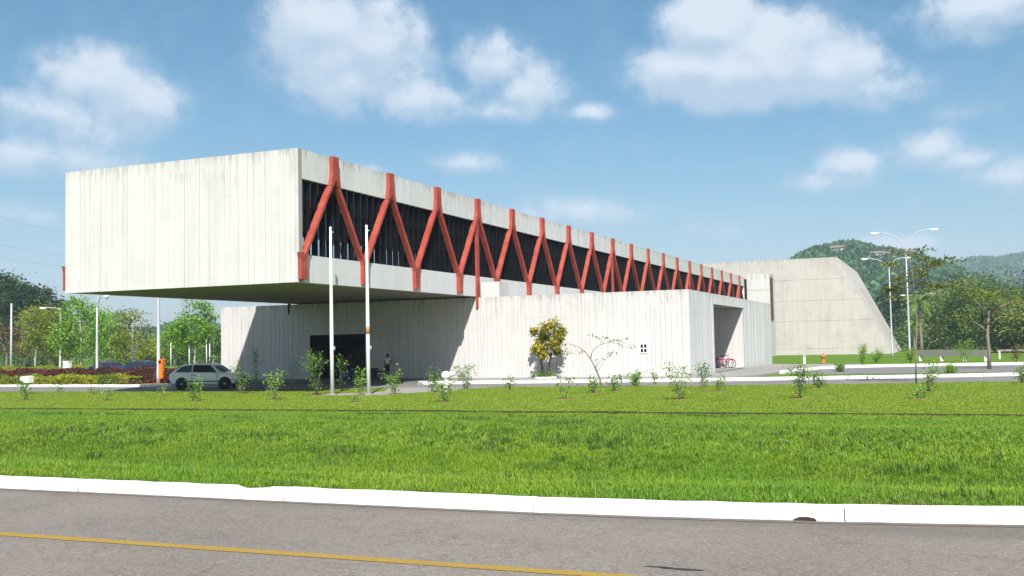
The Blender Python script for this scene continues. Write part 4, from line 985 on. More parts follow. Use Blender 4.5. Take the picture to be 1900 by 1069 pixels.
# hedges
def hedge(name, x0, x1, y0, y1, h, leaf, seed, label, dens=260, skew=0.0):
    rs = np.random.RandomState(seed); root = tag(empty(name, ((x0 + x1) / 2, (y0 + y1) / 2, 0)), label, 'hedge')
    L_, W_ = x1 - x0, y1 - y0
    MB().box(-L_ / 2 + .1, L_ / 2 - .1, -W_ / 2 + .12, W_ / 2 - .12, 0, h - .12).build('stems', M['bark_dark'], root)
    n = int(dens * (L_ * W_ + 2 * L_ * h)); p = np.stack([rs.uniform(-L_ / 2, L_ / 2, n), rs.uniform(-W_ / 2, W_ / 2, n), rs.uniform(.05, h, n)], 1)
    face = rs.randint(0, 3, n); p[face == 0, 2] = h + rs.normal(0, .045, (face == 0).sum()); p[face == 1, 1] = -W_ / 2 + rs.normal(0, .05, (face == 1).sum())
    wob = .10 * np.sin(p[:, 0] * 1.7 + seed) + .07 * np.sin(p[:, 0] * 4.1)
    p[:, 2] += wob * (p[:, 2] / h); p[:, 1] += .08 * np.sin(p[:, 0] * 2.3 + 1)
    link('foliage', quad_mesh('foliage', leaves(p, .12, seed, .6), M[leaf]), root)
hedge('lime_hedge', -69, -49.6, 54.0, 55.3, .55, 'leaf_lime', 1, 'low lime green clipped hedge behind the white kerb')
hedge('red_hedge', -69, -45.9, 56.0, 57.4, .92, 'leaf_red', 2, 'dark red leaved hedge behind the lime hedge')
hedge('far_lime_hedge', -80, -66, 66, 67, 1.0, 'leaf_lime', 3, 'short lime hedge glimpsed above the red hedge at the left', 120)

# ------------------------------------------------------------------ grass
def tuft(seed, n, h, wd, spread, mat, lean=.5):
    r = random.Random(seed); b = MB()
    for i in range(n):
        a = r.uniform(0, 6.28); rr = spread * math.sqrt(r.random()); o_ = Vector((math.cos(a) * rr, math.sin(a) * rr, -.01)); hh = h * r.uniform(.45, 1.15)
        q = r.uniform(0, 6.28); dv = Vector((math.cos(q), math.sin(q), 0)); sd = Vector((-dv.y, dv.x, 0)) * wd * .5 * r.uniform(.7, 1.3); ln = lean * r.uniform(.2, 1.3)
        m_ = o_ + dv * hh * ln * .35 + Vector((0, 0, hh * .6)); t_ = o_ + dv * hh * ln + Vector((0, 0, hh * (1 - .25 * ln)))
        b.add([o_ - sd, o_ + sd, m_ + sd * .8, m_ - sd * .8, t_], [(0, 1, 2, 3), (3, 2, 4)])
    me = bpy.data.meshes.new('tuft'); me.from_pydata(b.v, [], b.f); me.materials.append(M[mat]); me.update()
    return source('tuft', me)
dl, drr = ray(-60, 800), ray(1960, 800)
def grass_pts(y0, y1, dens, smin, smax, seed, keep=None):
    rs = np.random.RandomState(seed); out = []; y = y0
    while y < y1:
        dy = min(.5, y1 - y); a, c_ = dl[0] / dl[1] * (y + dy) - 5.0, drr[0] / drr[1] * (y + dy) + 6.0
        n = int((c_ - a) * dy * (dens(y) if callable(dens) else dens)); X = rs.uniform(a, c_, n); Yv = rs.uniform(y, y + dy, n)
        for x, q in zip(X, Yv):
            if keep and not keep(x, q): continue
            out.append((x, q, gz(x, q), rs.uniform(0, 6.28), rs.uniform(smin, smax)))
        y += dy
    return np.array(out)
long_t = [tuft(i, 15, .082, .0085, .11, 'blade_long', .95) for i in range(5)] + [tuft(20 + i, 7, .15, .009, .09, 'blade_long', .8) for i in range(1)]
far_t = [tuft(40 + i, 13, .095, .015, .17, 'blade_long', .9) for i in range(4)]
mown = [tuft(60 + i, 12, .055, .016, .17, 'blade_mown', .9) for i in range(4)]
stuff(scatter('verge_grass', grass_pts(9.40, 17, 230, .6, 1.15, 1, lambda x, y: y > 9.45 + road_shift(x)), long_t), 'long green grass on the bank behind the front kerb')
stuff(scatter('bank_grass', np.concatenate([grass_pts(17, 22, 120, .55, 1.05, 2), grass_pts(22, 31.95, 75, .45, .9, 6), grass_pts(31.9, 32.05, lambda y: 160, .5, 1.0, 8, lambda x, y: math.sin(x * .31 + 1) + .7 * math.sin(x * 1.13) + .5 * math.sin(x * 2.7) > -.35)]), far_t), 'green grass on the far side of the swale')
weedm = blades('weed blades', (.045, .135, .014), (.075, .180, .016), (.060, .160, .014), (.035, .105, .012)); M['blade_weed'] = weedm
drym = blades('dry grass blades', (.24, .23, .07), (.30, .28, .09), (.20, .24, .05), (.22, .20, .07)); M['blade_dry'] = drym
weeds = [tuft(80 + i, 16, .17, .013, .10, 'blade_weed', .7) for i in range(3)]; dry = [tuft(90 + i, 9, .12, .008, .10, 'blade_dry', .9) for i in range(3)]
wr = np.random.RandomState(44); wpts, dpts = [], []
for c_ in range(55):
    cy_ = wr.uniform(10, 30) if c_ % 3 else wr.uniform(15.5, 19); cx_ = wr.uniform(dl[0] / dl[1] * cy_, drr[0] / drr[1] * cy_); rr_ = wr.uniform(.15, .6)
    for _ in range(int(14 + 50 * rr_)):
        x, y = cx_ + wr.normal() * rr_ * 1.6, cy_ + wr.normal() * rr_
        if y > 9.6 + road_shift(x) and y < 31.8: (dpts if c_ % 4 == 0 else wpts).append((x, y, gz(x, y), wr.uniform(0, 6.28), wr.uniform(.5, 1.1)))
stuff(scatter('weed_clumps', wpts, weeds), 'darker weed clumps in the verge grass'); stuff(scatter('dry_grass', dpts, dry), 'dry straw coloured tufts in the verge grass')
lny = [p[1] for p in LN]; lnx = [p[0] for p in LN]
def on_lawn(x, y):
    if y > np.interp(x, lnx, lny) - .02: return False
    ins = False
    for (ax_, ay_), (bx_, by_) in zip(FPAVE, FPAVE[1:] + FPAVE[:1]):
        if (ay_ > y) != (by_ > y) and x < (bx_ - ax_) * (y - ay_) / (by_ - ay_) + ax_: ins = not ins
    if ins: return False
    for (sx_, sy_, sr) in soil_spots:
        if (x - sx_) ** 2 + (y - sy_) ** 2 < sr * sr: return False
    return True
stuff(scatter('lawn_grass', grass_pts(32.08, 53.5, lambda y: 46 if y < 40 else 34, .7, 1.3, 3, on_lawn), mown), 'short mown lawn in front of the drive')

# ------------------------------------------------------------------ street furniture
def flagpole(px, label, rust=False):
    p = on_ground(px, 730) * (.963 if not rust else .97); r = tag(empty('flagpole', (p[0], p[1], .012)), label, 'flagpole', 'flagpoles')
    MB().tube([(0, 0, 0), (0, 0, 2.6), (0, 0, 5.2), (0, 0, 7.7)], [.095, .085, .07, .05], 12).build('pole', M['white_metal'], r)
    MB().lathe([(.055, 7.7), (.07, 7.74), (.05, 7.80), (.01, 7.83)], n=10).build('cap', M['white_metal'], r)
    MB().lathe([(.2, -.01), (.2, .03), (.12, .05)], n=12).build('base_plate', M['pave'], r)
    MB().box(.085, .17, -.02, .02, 2.14, 2.18).box(.15, .17, -.02, .02, 2.08, 2.24).build('cleat', M['white_metal'], r)
    MB().tube([(.06, 0, 7.55), (.14, 0, 7.56)], .02, 6).build('pulley', M['white_metal'], r)
    if rust: MB().lathe([(.0855, 2.78), (.0862, 2.95), (.0855, 3.12)], n=12).build('rust_patch', M['rust'], r)
flagpole(616.5, 'left of the two tall white flagpoles in front of the doorway')
flagpole(684, 'right of the two white flagpoles, with a rusty patch', True)

def lamp(name, x, y, h, heads, label, rad=.11, group='street lamps'):
    """heads: (dx, dy, dz) of each lantern relative to the pole top"""
    z = gz(x, y); r = tag(empty(name, (x, y, z)), label, 'street lamp', group)
    MB().tube([(0, 0, -.05), (0, 0, .9), (0, 0, .95), (0, 0, h * .6), (0, 0, h)], [rad * 1.25, rad * 1.2, rad, rad * .8, rad * .6], 10).build('pole', M['galv'], r)
    for (dx, dy, dz) in heads:
        e = Vector((dx, dy, h + dz)); a = Vector((0, 0, h - .15)); pts = []
        for i in range(9):
            t_ = i / 8.; pts.append(Vector((dx * (t_ ** 1.6), dy * (t_ ** 1.6), h - .15 + (dz + .15) * (1 - (1 - t_) ** 2.0))))
        MB().tube(pts, [rad * .5] * 4 + [rad * .42] * 5, 8).build('arm', M['galv'], r)
        u_ = (pts[-1] - pts[-2]); u_.z = 0; u_.normalize(); sd = Vector((-u_.y, u_.x, 0)); L_ = .75
        vs, fs = [], []; prof = [(-.05, .05, .04), (.12, .10, .07), (.40, .15, .10), (.65, .12, .08), (.78, .04, .03)]
        for (s_, hw, hh) in prof:
            for (a_, c_) in ((-1, -.3), (-.6, -1), (.6, -1), (1, -.3), (.6, .8), (-.6, .8)): vs.append(pts[-1] + u_ * s_ + sd * hw * a_ + Vector((0, 0, hh * c_)))
        fs = [(i * 6 + k, i * 6 + (k + 1) % 6, i * 6 + 6 + (k + 1) % 6, i * 6 + 6 + k) for i in range(4) for k in range(6)] + [(5, 4, 3, 2, 1, 0), tuple(range(24, 30))]
        hd = MB().add(vs, fs, True).build('lantern', M['white_metal'], r)
        lv = [pts[-1] + u_ * s_ + sd * q + Vector((0, 0, -.125)) for (s_, q) in ((.15, -.08), (.15, .08), (.6, .08), (.6, -.08))]
        MB().add(lv + [v_ + Vector((0, 0, .04)) for v_ in lv], [(0, 1, 2, 3), (7, 6, 5, 4), (0, 4, 5, 1), (1, 5, 6, 2), (2, 6, 7, 3), (3, 7, 4, 0)]).build('lens', M['lens'], hd)
    return r
lamp('street_lamp', -2.8, 103, 10.1, [(-2.3, -.4, 1.8), (2.1, .4, 1.95)], 'tallest double-armed street lamp, right of the theatre', .095)
lamp('street_lamp', -5.25, 125, 10.0, [(-2.2, -.4, 1.25), (1.6, .4, 1.25)], 'second double-armed street lamp, before the slanted theatre end', .095)
p = on_y(1706, 560, 190); lamp('street_lamp', p[0], 190, p[2] + .5, [(-2.2, -.4, 1.2), (1.9, .4, 1.4)], 'small distant double-armed street lamp behind the palm', .12)
p = on_y(180, 580, 62); lamp('street_lamp', p[0], 62, 5.7, [(.95, -.3, .75), (1.0, .8, 2.2)], 'white curved street lamp behind the red hedge', .10)
p = on_y(294, 600, 56); lamp('street_lamp', p[0], 56, 9.0, [(-2.0, 0, 1.2), (2.0, 0, 1.2)], 'lamp post carrying the orange litter bin', .12)
p = on_y(112, 565, 78); lamp('street_lamp', p[0], 78, p[2] - .4, [(-1.5, -.3, .1)], 'street lamp with one arm to the left, half hidden by the bright tree', .10)
p = on_y(21, 600, 70)
wp_ = tag(empty('white_pole', (p[0], 70, 0)), 'lone plain white pole near the left picture edge', 'pole')
MB().tube([(0, 0, 0), (0, 0, 3), (0, 0, on_y(22, 563, 70)[2])], [.10, .09, .07], 10).build('shaft', M['galv'], wp_); MB().lathe([(.16, 0), (.16, .05), (.1, .08)], n=10).build('base_plate', M['pave'], wp_)
for i, (px, top, Y, lb) in enumerate([(317, 636, 92, 'thin white post among the trees right of the orange bin'), (351, 640, 92, 'thin white post above the white car roof'), (383, 632, 92, 'left of two thin white posts beside the low wing'), (389, 638, 90, 'right of two thin white posts beside the low wing')]):
    a = on_y(px, top, Y); r = tag(empty('thin_post', (a[0], Y, 0)), lb, 'post', 'thin posts in the car park')
    MB().tube([(0, 0, 0), (0, 0, a[2])], [.05, .04], 8).build('shaft', M['white_metal'], r); MB().lathe([(.06, a[2]), (.075, a[2] + .03), (.01, a[2] + .07)], n=8).build('cap', M['white_metal'], r)
a = on_y(125, 684, 66); r = tag(empty('white_meter_box', (a[0], 66, 0)), 'small white box standing just above the red hedge', 'utility box')
MB().box(-.28, .28, -.2, .2, 0, 1.45).build('cabinet', M['white_metal'], r); MB().box(-.31, .31, -.23, .23, 1.451, 1.52).build('lid', M['white_metal'], r); MB().box(-.24, .24, -.215, -.201, .2, 1.38).build('door', M['lens'], r)

# orange litter bin on its post
p = on_y(294, 690, 56); bx0, by0 = p[0], 56
zb0, zb1 = on_y(300, 703, 56)[2], on_y(300, 668, 56)[2]
lb = tag(empty('litter_bin', (bx0 + .30, by0 - .05, zb0)), 'orange plastic litter bin hung on a lamp post', 'litter bin')
hb = zb1 - zb0
b = MB(); vs = []
for (z, wx_, wy_) in ((0, .12, .11), (.05, .14, .13), (hb * .8, .17, .15), (hb * .82, .185, .165), (hb, .175, .15)):
    for (a, c_) in ((-1, -.7), (-.7, -1), (.7, -1), (1, -.7), (1, .7), (.7, 1), (-.7, 1), (-1, .7)): vs.append((a * wx_, c_ * wy_, z))
b.add(vs, [(i * 8 + k, i * 8 + (k + 1) % 8, i * 8 + 8 + (k + 1) % 8, i * 8 + 8 + k) for i in range(4) for k in range(8)] + [tuple(range(8))[::-1], tuple(range(32, 40))]); b.build('body', M['orange'], lb)
MB().prism([(-.19, hb + .002), (.19, hb + .002), (.16, hb + .08), (-.07, hb + .05)], 1, -.15, .15).build('hood', M['orange'], lb)
MB().box(-.12, .12, -.175, -.165, hb * .84, hb * .97).build('slot', M['black_plastic'], lb); MB().box(-.24, -.15, -.06, .06, hb * .3, hb * .4).box(-.24, -.16, -.06, .06, hb * .7, hb * .8).build('bracket', M['galv'], lb)

# floodlight and globe lamp in the lawn
p = on_ground(52, 731); r = tag(empty('floodlight', (p[0], p[1], 0)), 'white box floodlight on a short post at the left of the lawn', 'lamp')
MB().tube([(0, 0, 0), (0, 0, .62)], .05, 8).build('post', M['white_metal'], r)
MB().prism([(-.16, .62), (.20, .60), (.22, .98), (-.14, .94)], 0, -.18, .18).build('housing', M['white_metal'], r); MB().tube([(-.2, -.02, .78), (-.42, -.04, .80)], [.17, .17], 12).build('lens', M['lens'], r)
p = on_ground(828, 731); r = tag(empty('globe_lamp', (p[0], p[1], 0)), 'white globe lamp on a stout white post in front of the low wing', 'lamp')
MB().lathe([(.15, 0), (.15, .55), (.11, .60), (.11, .66)], n=12).build('post', M['white_metal'], r)
MB().lathe([(.02, .64), (.14, .67), (.21, .76), (.22, .84), (.19, .94), (.11, 1.01), (.02, 1.03)], n=14).build('globe', M['white_metal'], r)
MB().tube([(.2, 0, .84), (.34, .02, .90), (.42, .02, .86)], [.09, .11, .06], 10).build('spot_head', M['white_metal'], r)

# hydrant, marker post, concrete rail
p = on_ground(1528, 673); z = gz(p[0], p[1]); r = tag(empty('hydrant', (p[0], p[1], z)), 'orange red fire hydrant on the grass before the theatre', 'hydrant')
MB().lathe([(.20, 0), (.20, .06), (.13, .08), (.12, .52), (.17, .54), (.17, .60), (.12, .62), (.10, .74), (.03, .80)], n=12).build('barrel', M['hyd'], r)
MB().tube([(-.26, 0, .58), (.26, 0, .58)], [.075, .075], 9).build('outlets', M['hyd'], r); MB().lathe([(.05, .79), (.05, .85), (.02, .86)], n=6).build('cap_nut', M['hyd'], r)
p = on_y(1493, 668, 90); r = tag(empty('marker_post', (p[0], 90, 0)), 'weathered grey post with a white foot beside the hydrant', 'post')
MB().box(-.09, .09, -.09, .09, .55, 1.55).build('shaft', M['old_wood'], r); MB().box(-.095, .095, -.095, .095, -.05, .549).build('painted_foot', M['kerb'], r)
a, c_ = on_y(1705, 660, 99), on_y(1834, 660, 94); r = tag(empty('concrete_rail', ((a[0] + c_[0]) / 2, 96.5, gz(0, 96.5))), 'white concrete beam rail on three stub posts beyond the second road', 'rail')
ax, ay = a[0] - r.location.x, 2.5; ex, ey = c_[0] - r.location.x, -2.5
dv = Vector((ex - ax, ey - ay, 0)); n_ = Vector((-dv.y, dv.x, 0)).normalized() * .2
vs = [(ax, ay, .45), (ex, ey, .45)]; A_, E_ = Vector((ax, ay, 0)), Vector((ex, ey, 0))
MB().add([A_ - n_ + Vector((0, 0, .42)), E_ - n_ + Vector((0, 0, .42)), E_ + n_ + Vector((0, 0, .42)), A_ + n_ + Vector((0, 0, .42)), A_ - n_ + Vector((0, 0, .95)), E_ - n_ + Vector((0, 0, .95)), E_ + n_ + Vector((0, 0, .95)), A_ + n_ + Vector((0, 0, .95))], [(0, 3, 2, 1), (4, 5, 6, 7), (0, 1, 5, 4), (1, 2, 6, 5), (2, 3, 7, 6), (3, 0, 4, 7)]).build('beam', M['pave'], r)
for t_ in (.03, .35, .68, .97):
    q = A_.lerp(E_, t_); MB().box(q.x - .16, q.x + .16, q.y - .16, q.y + .16, -.05, .419).build('stub_post', M['kerb'], r)
a = on_y(1850, 655, 104); r = tag(empty('far_rail', (a[0] + 5, 104, gz(0, 104))), 'thin grey rail continuing to the right beyond the concrete beam', 'rail')
MB().box(-5, 6, -.06, .06, .70, .86).build('beam', M['pave'], r)
for q in (-4.8, -1.5, 1.8, 5.0): MB().box(q - .07, q + .07, -.07, .07, -.05, .699).build('stub_post', M['kerb'], r)

# bins beside the entrance
def bin_(px, Y, w_, h, mat, label, lid):
    p = on_y(px, 700, Y); r = tag(empty('waste_bin', (p[0], Y, .10)), label, 'bin')
    MB().prism([(-w_ / 2 * .85, 0), (w_ / 2 * .85, 0), (w_ / 2, h), (-w_ / 2, h)], 1, -w_ * .45, w_ * .45).build('body', M[mat], r)
    MB().box(-w_ / 2 - .03, w_ / 2 + .03, -w_ * .5, w_ * .5, h + .002, h + .07).build('lid', M[lid], r)
    for s_ in (-1, 1): MB().lathe([(.06, -.03), (.06, .03)], (s_ * w_ * .38, w_ * .4, .06), 8, 0).build('wheel', M['rubber'], r)
bin_(644, 59.0, .75, .48, 'blue_plastic', 'bright blue bin in front of the dark doorway', 'blue_plastic')
bin_(694, 59.3, .34, .62, 'dark_bin', 'dark upright bin between the doorway and the standing person', 'dark_bin')
p = on_y(704, 700, 59.4); r = tag(empty('floor_ashtray', (p[0], 59.4, .10)), 'small dark stand ashtray beside the dark bin', 'ashtray')
MB().lathe([(.14, 0), (.14, .03), (.03, .05), (.03, .40)], n=10).build('stem', M['dark_bin'], r); MB().lathe([(.05, .40), (.19, .44), (.20, .52), (.17, .52), (.15, .47)], n=12).build('bowl', M['dark_bin'], r)

# ------------------------------------------------------------------ cars
def make_car(name, loc, rz, paint, label):
    r = tag(empty(name, loc, rz), label, 'car', 'parked cars')
    # stations along x (rear -1.9 .. front 1.9): z_bottom, z_belt, half width, z_roof, roof half width
    S = [(-1.90, .40, .72, .66, .74, .60), (-1.84, .30, .82, .74, .86, .66), (-1.62, .24, .86, .79, 1.06, .62), (-1.25, .22, .87, .80, 1.28, .58), (-.85, .22, .87, .80, 1.365, .58), (-.2, .22, .86, .80, 1.385, .58),
         (.25, .22, .855, .80, 1.37, .57), (.48, .22, .85, .80, 1.27, .58), (.98, .22, .84, .79, .89, .66), (1.10, .22, .83, .79, .855, .70), (1.5, .23, .77, .78, .81, .68), (1.78, .27, .70, .75, .74, .62), (1.88, .34, .62, .70, .66, .56)]
    vs = []; m = 12
    for (x, zb, zt, hw, zr, rw) in S:
        half = [(hw * .80, zb), (hw * .97, zb + .08), (hw, (zb + zt) / 2), (hw * .985, zt), (rw + (.02), zr - .045), (rw * .82, zr)]
        for (y, z) in half: vs.append((x, -y, z))
        for (y, z) in half[::-1]: vs.append((x, y, z))
    fs = [(i * m + k, i * m + (k + 1) % m, i * m + m + (k + 1) % m, i * m + m + k) for i in range(len(S) - 1) for k in range(m)] + [tuple(range(m))[::-1], tuple(range((len(S) - 1) * m, len(S) * m))]
    MB().add(vs, fs, False).build('body', M[paint], r)
    def side_y(x, z):
        xs_ = [s_[0] for s_ in S]; f = lambda k: np.interp(x, xs_, [s_[k] for s_ in S]); zt, hw, zr, rw = f(2), f(3), f(4), f(5)
        t_ = (z - zt) / max(.05, zr - .045 - zt); return hw * .985 + (rw + .02 - hw * .985) * min(1, max(0, t_))
    def pane(name, poly, s_):
        b = MB(); o_ = [(x, s_ * (side_y(x, z) + .03), z) for x, z in poly]; i_ = [(x, s_ * (side_y(x, z) - .02), z) for x, z in poly]; n = len(poly)
        b.add(o_ + i_, [tuple(range(n)), tuple(range(n, 2 * n))[::-1]] + [(i, (i + 1) % n, n + (i + 1) % n, n + i) for i in range(n)]); return b.build(name, M['car_glass'], r)
    for s_ in (-1, 1):
        pane('rear_side_window', [(-1.52, .93), (-.62, .92), (-.62, 1.29), (-1.02, 1.27), (-1.25, 1.18)], s_)
        pane('door_window', [(-.55, .92), (.72, .90), (.66, .97), (.34, 1.28), (-.55, 1.30)], s_)
        for xx in (-.585, .80): MB().box(xx - .006, xx + .006, s_ * .795 - .008, s_ * .795 + .010, .34, .86).build('door_seam', M['black_plastic'], r)
        MB().box(-.52, -.36, s_ * .80 - .012, s_ * .80 + .012, .74, .775).build('door_handle', M['black_plastic'], r)
        MB().box(-1.0, .95, s_ * .80 - .012, s_ * .80 + .012, .40, .455).build('side_trim', M['black_plastic'], r)
        MB().prism([(.56, .90), (.72, .90), (.70, 1.02), (.58, 1.02)], 1, s_ * .80, s_ * .95).build('mirror', M['black_plastic'], r)
        MB().box(1.62, 1.875, s_ * .50 - .14, s_ * .50 + .14, .53, .665).build('headlight', M['headlight'], r)
        MB().box(-1.92, -1.84, s_ * .56 - .12, s_ * .56 + .12, .56, .74).build('tail_light', M['red_lens'], r)
        for wx_ in (-1.14, 1.20):
            a_ = MB(); a_.lathe([(.35, -.03), (.35, .03)], (wx_, s_ * .772, .31), 20, 1); a_.build('wheel_arch', M['black_plastic'], r)
            wh = empty('wheel', (wx_, s_ * .735, .285)); wh.parent = r; 
            MB().lathe([(.17, -.09), (.27, -.09), (.285, -.06), (.285, .06), (.27, .095), (.17, .095)], n=22, axis=1).build('tyre', M['rubber'], wh)
            MB().lathe([(.165, -.085), (.17, .085 * s_), (.10, .06 * s_), (.05, .095 * s_)], n=16, axis=1).build('rim', M['rim'], wh)
    def flat(name, pts, mat, off=.012):
        P_ = [Vector(p) for p in pts]; n = (P_[1] - P_[0]).cross(P_[2] - P_[0]).normalized()
        if n.z < 0: n = -n
        b = MB(); k = len(P_); b.add([p + n * off for p in P_] + [p - n * .01 for p in P_], [tuple(range(k)), tuple(range(k, 2 * k))[::-1]] + [(i, (i + 1) % k, k + (i + 1) % k, k + i) for i in range(k)]); b.build(name, M[mat], r)
    flat('windscreen', [(.53, -.53, 1.235), (.94, -.60, .925), (.94, .60, .925), (.53, .53, 1.235)], 'car_glass', .02)
    flat('rear_window', [(-1.31, -.50, 1.255), (-1.60, -.52, 1.09), (-1.60, .52, 1.09), (-1.31, .50, 1.255)], 'car_glass', .02)
    MB().prism([(-1.97, .34), (-1.97, .52), (-1.80, .54), (-1.80, .32)], 1, -.74, .74).build('rear_bumper', M['black_plastic'], r)
    MB().prism([(1.72, .30), (1.72, .50), (1.93, .48), (1.95, .36), (1.90, .28)], 1, -.74, .74).build('front_bumper', M['black_plastic'], r)
    MB().box(1.80, 1.885, -.34, .34, .54, .655).build('grille', M['black_plastic'], r)
    MB().tube([(1.0, -.1, .875), (.88, -.35, .965)], .01, 5).tube([(1.0, .3, .875), (.88, .05, .965)], .01, 5).build('wipers', M['black_plastic'], r)
    MB().box(1.945, 1.955, -.20, .20, .37, .46).build('number_plate', M['lens'], r); MB().box(-1.985, -1.972, -.20, .20, .38, .47).build('number_plate', M['lens'], r)
    return r
p = on_ground(388, 721.5)
make_car('hatchback_car', (p[0], p[1], .006), R(14), 'white_paint', 'white three-door hatchback parked on the drive under the raised storey').scale = (1.09, 1.06, 1.05)
a = on_y(193, 683, 68); make_car('dark_car', (a[0], 68, 0), R(176), 'navy', 'dark blue car behind the red hedge beside the curved lamp')
a = on_y(268, 683, 70); make_car('dark_car', (a[0], 70, 0), R(3), 'navy', 'dark blue car behind the red hedge left of the orange bin')
# ------------------------------------------------------------------ bicycles
def bicycle(x, y, rz, paint, label, tilt=.12):
    r = tag(empty('bicycle', (x, y, .11), rz), label, 'bicycle', 'bicycles in the recess'); r.rotation_euler = (tilt, 0, rz)
    def P_(a, z): return (a, 0, z)
    for wx_ in (-.52, .53):
        wh = empty('wheel', (wx_, 0, .33)); wh.parent = r
        n = 22; MB().tube([(math.cos(6.2832 * i / n) * .31, 0, math.sin(6.2832 * i / n) * .31) for i in range(n + 1)], .022, 6, False).build('tyre', M['rubber'], wh)
        MB().tube([(math.cos(6.2832 * i / n) * .285, 0, math.sin(6.2832 * i / n) * .285) for i in range(n + 1)], .011, 5, False).build('rim', M['chrome'], wh)
        sp = MB()
        for i in range(10): q = 6.2832 * i / 10; sp.tube([(0, 0, 0), (math.cos(q) * .285, 0, math.sin(q) * .285)], .003, 3)
        sp.build('spokes', M['chrome'], wh); 
        n2 = 12; fe = MB(); fe.tube([(math.cos(.3 + 2.2 * i / n2) * .345, 0, math.sin(.3 + 2.2 * i / n2) * .345) for i in range(n2 + 1)], .02, 5).build('mudguard', M[paint], wh)
    f = MB(); bb, st, hd, ra_, fa = P_(-.06, .30), P_(-.20, .74), P_(.36, .78), P_(-.52, .33), P_(.53, .33)
    for a, c_, w_ in ((bb, P_(-.215, .80), .018), (bb, P_(.40, .66), .021), (P_(-.14, .52), P_(.37, .74), .018), (P_(.34, .86), P_(.41, .63), .02), (ra_, bb, .013), (ra_, P_(-.20, .70), .013), (P_(.41, .63), fa, .014)): f.tube([a, c_], w_, 7)
    f.build('frame', M[paint], r)
    MB().prism([(-.36, .86), (-.10, .85), (-.06, .88), (-.14, .91), (-.34, .93)], 1, -.06, .06).build('saddle', M['black_plastic'], r)
    MB().tube([(.34, 0, .84), (.33, 0, .98)], .014, 6).tube([(.24, -.28, 1.0), (.36, -.16, .99), (.36, 0, .98), (.36, .16, .99), (.24, .28, 1.0)], .013, 6).build('handlebar', M['chrome'], r)
    MB().lathe([(.09, -.012), (.09, .012)], (-.06, -.05, .30), 14, 1).tube([(-.06, -.06, .30), (.06, -.09, .20)], .011, 5).box(.01, .11, -.15, -.07, .185, .205).build('crank', M['chrome'], r)
    MB().box(-.66, -.30, -.06, .06, .70, .715).build('rack', M['chrome'], r)
bicycle(-14.75, 76.6, R(-12), 'pink', 'pink bicycle nearest the opening of the recess')
bicycle(-15.35, 75.9, R(8), 'magenta', 'purple bicycle half hidden behind the recess edge', -.1)
bicycle(-15.1, 77.3, R(175), 'pink', 'pink bicycle leaning on the recess wall behind the others', .08)

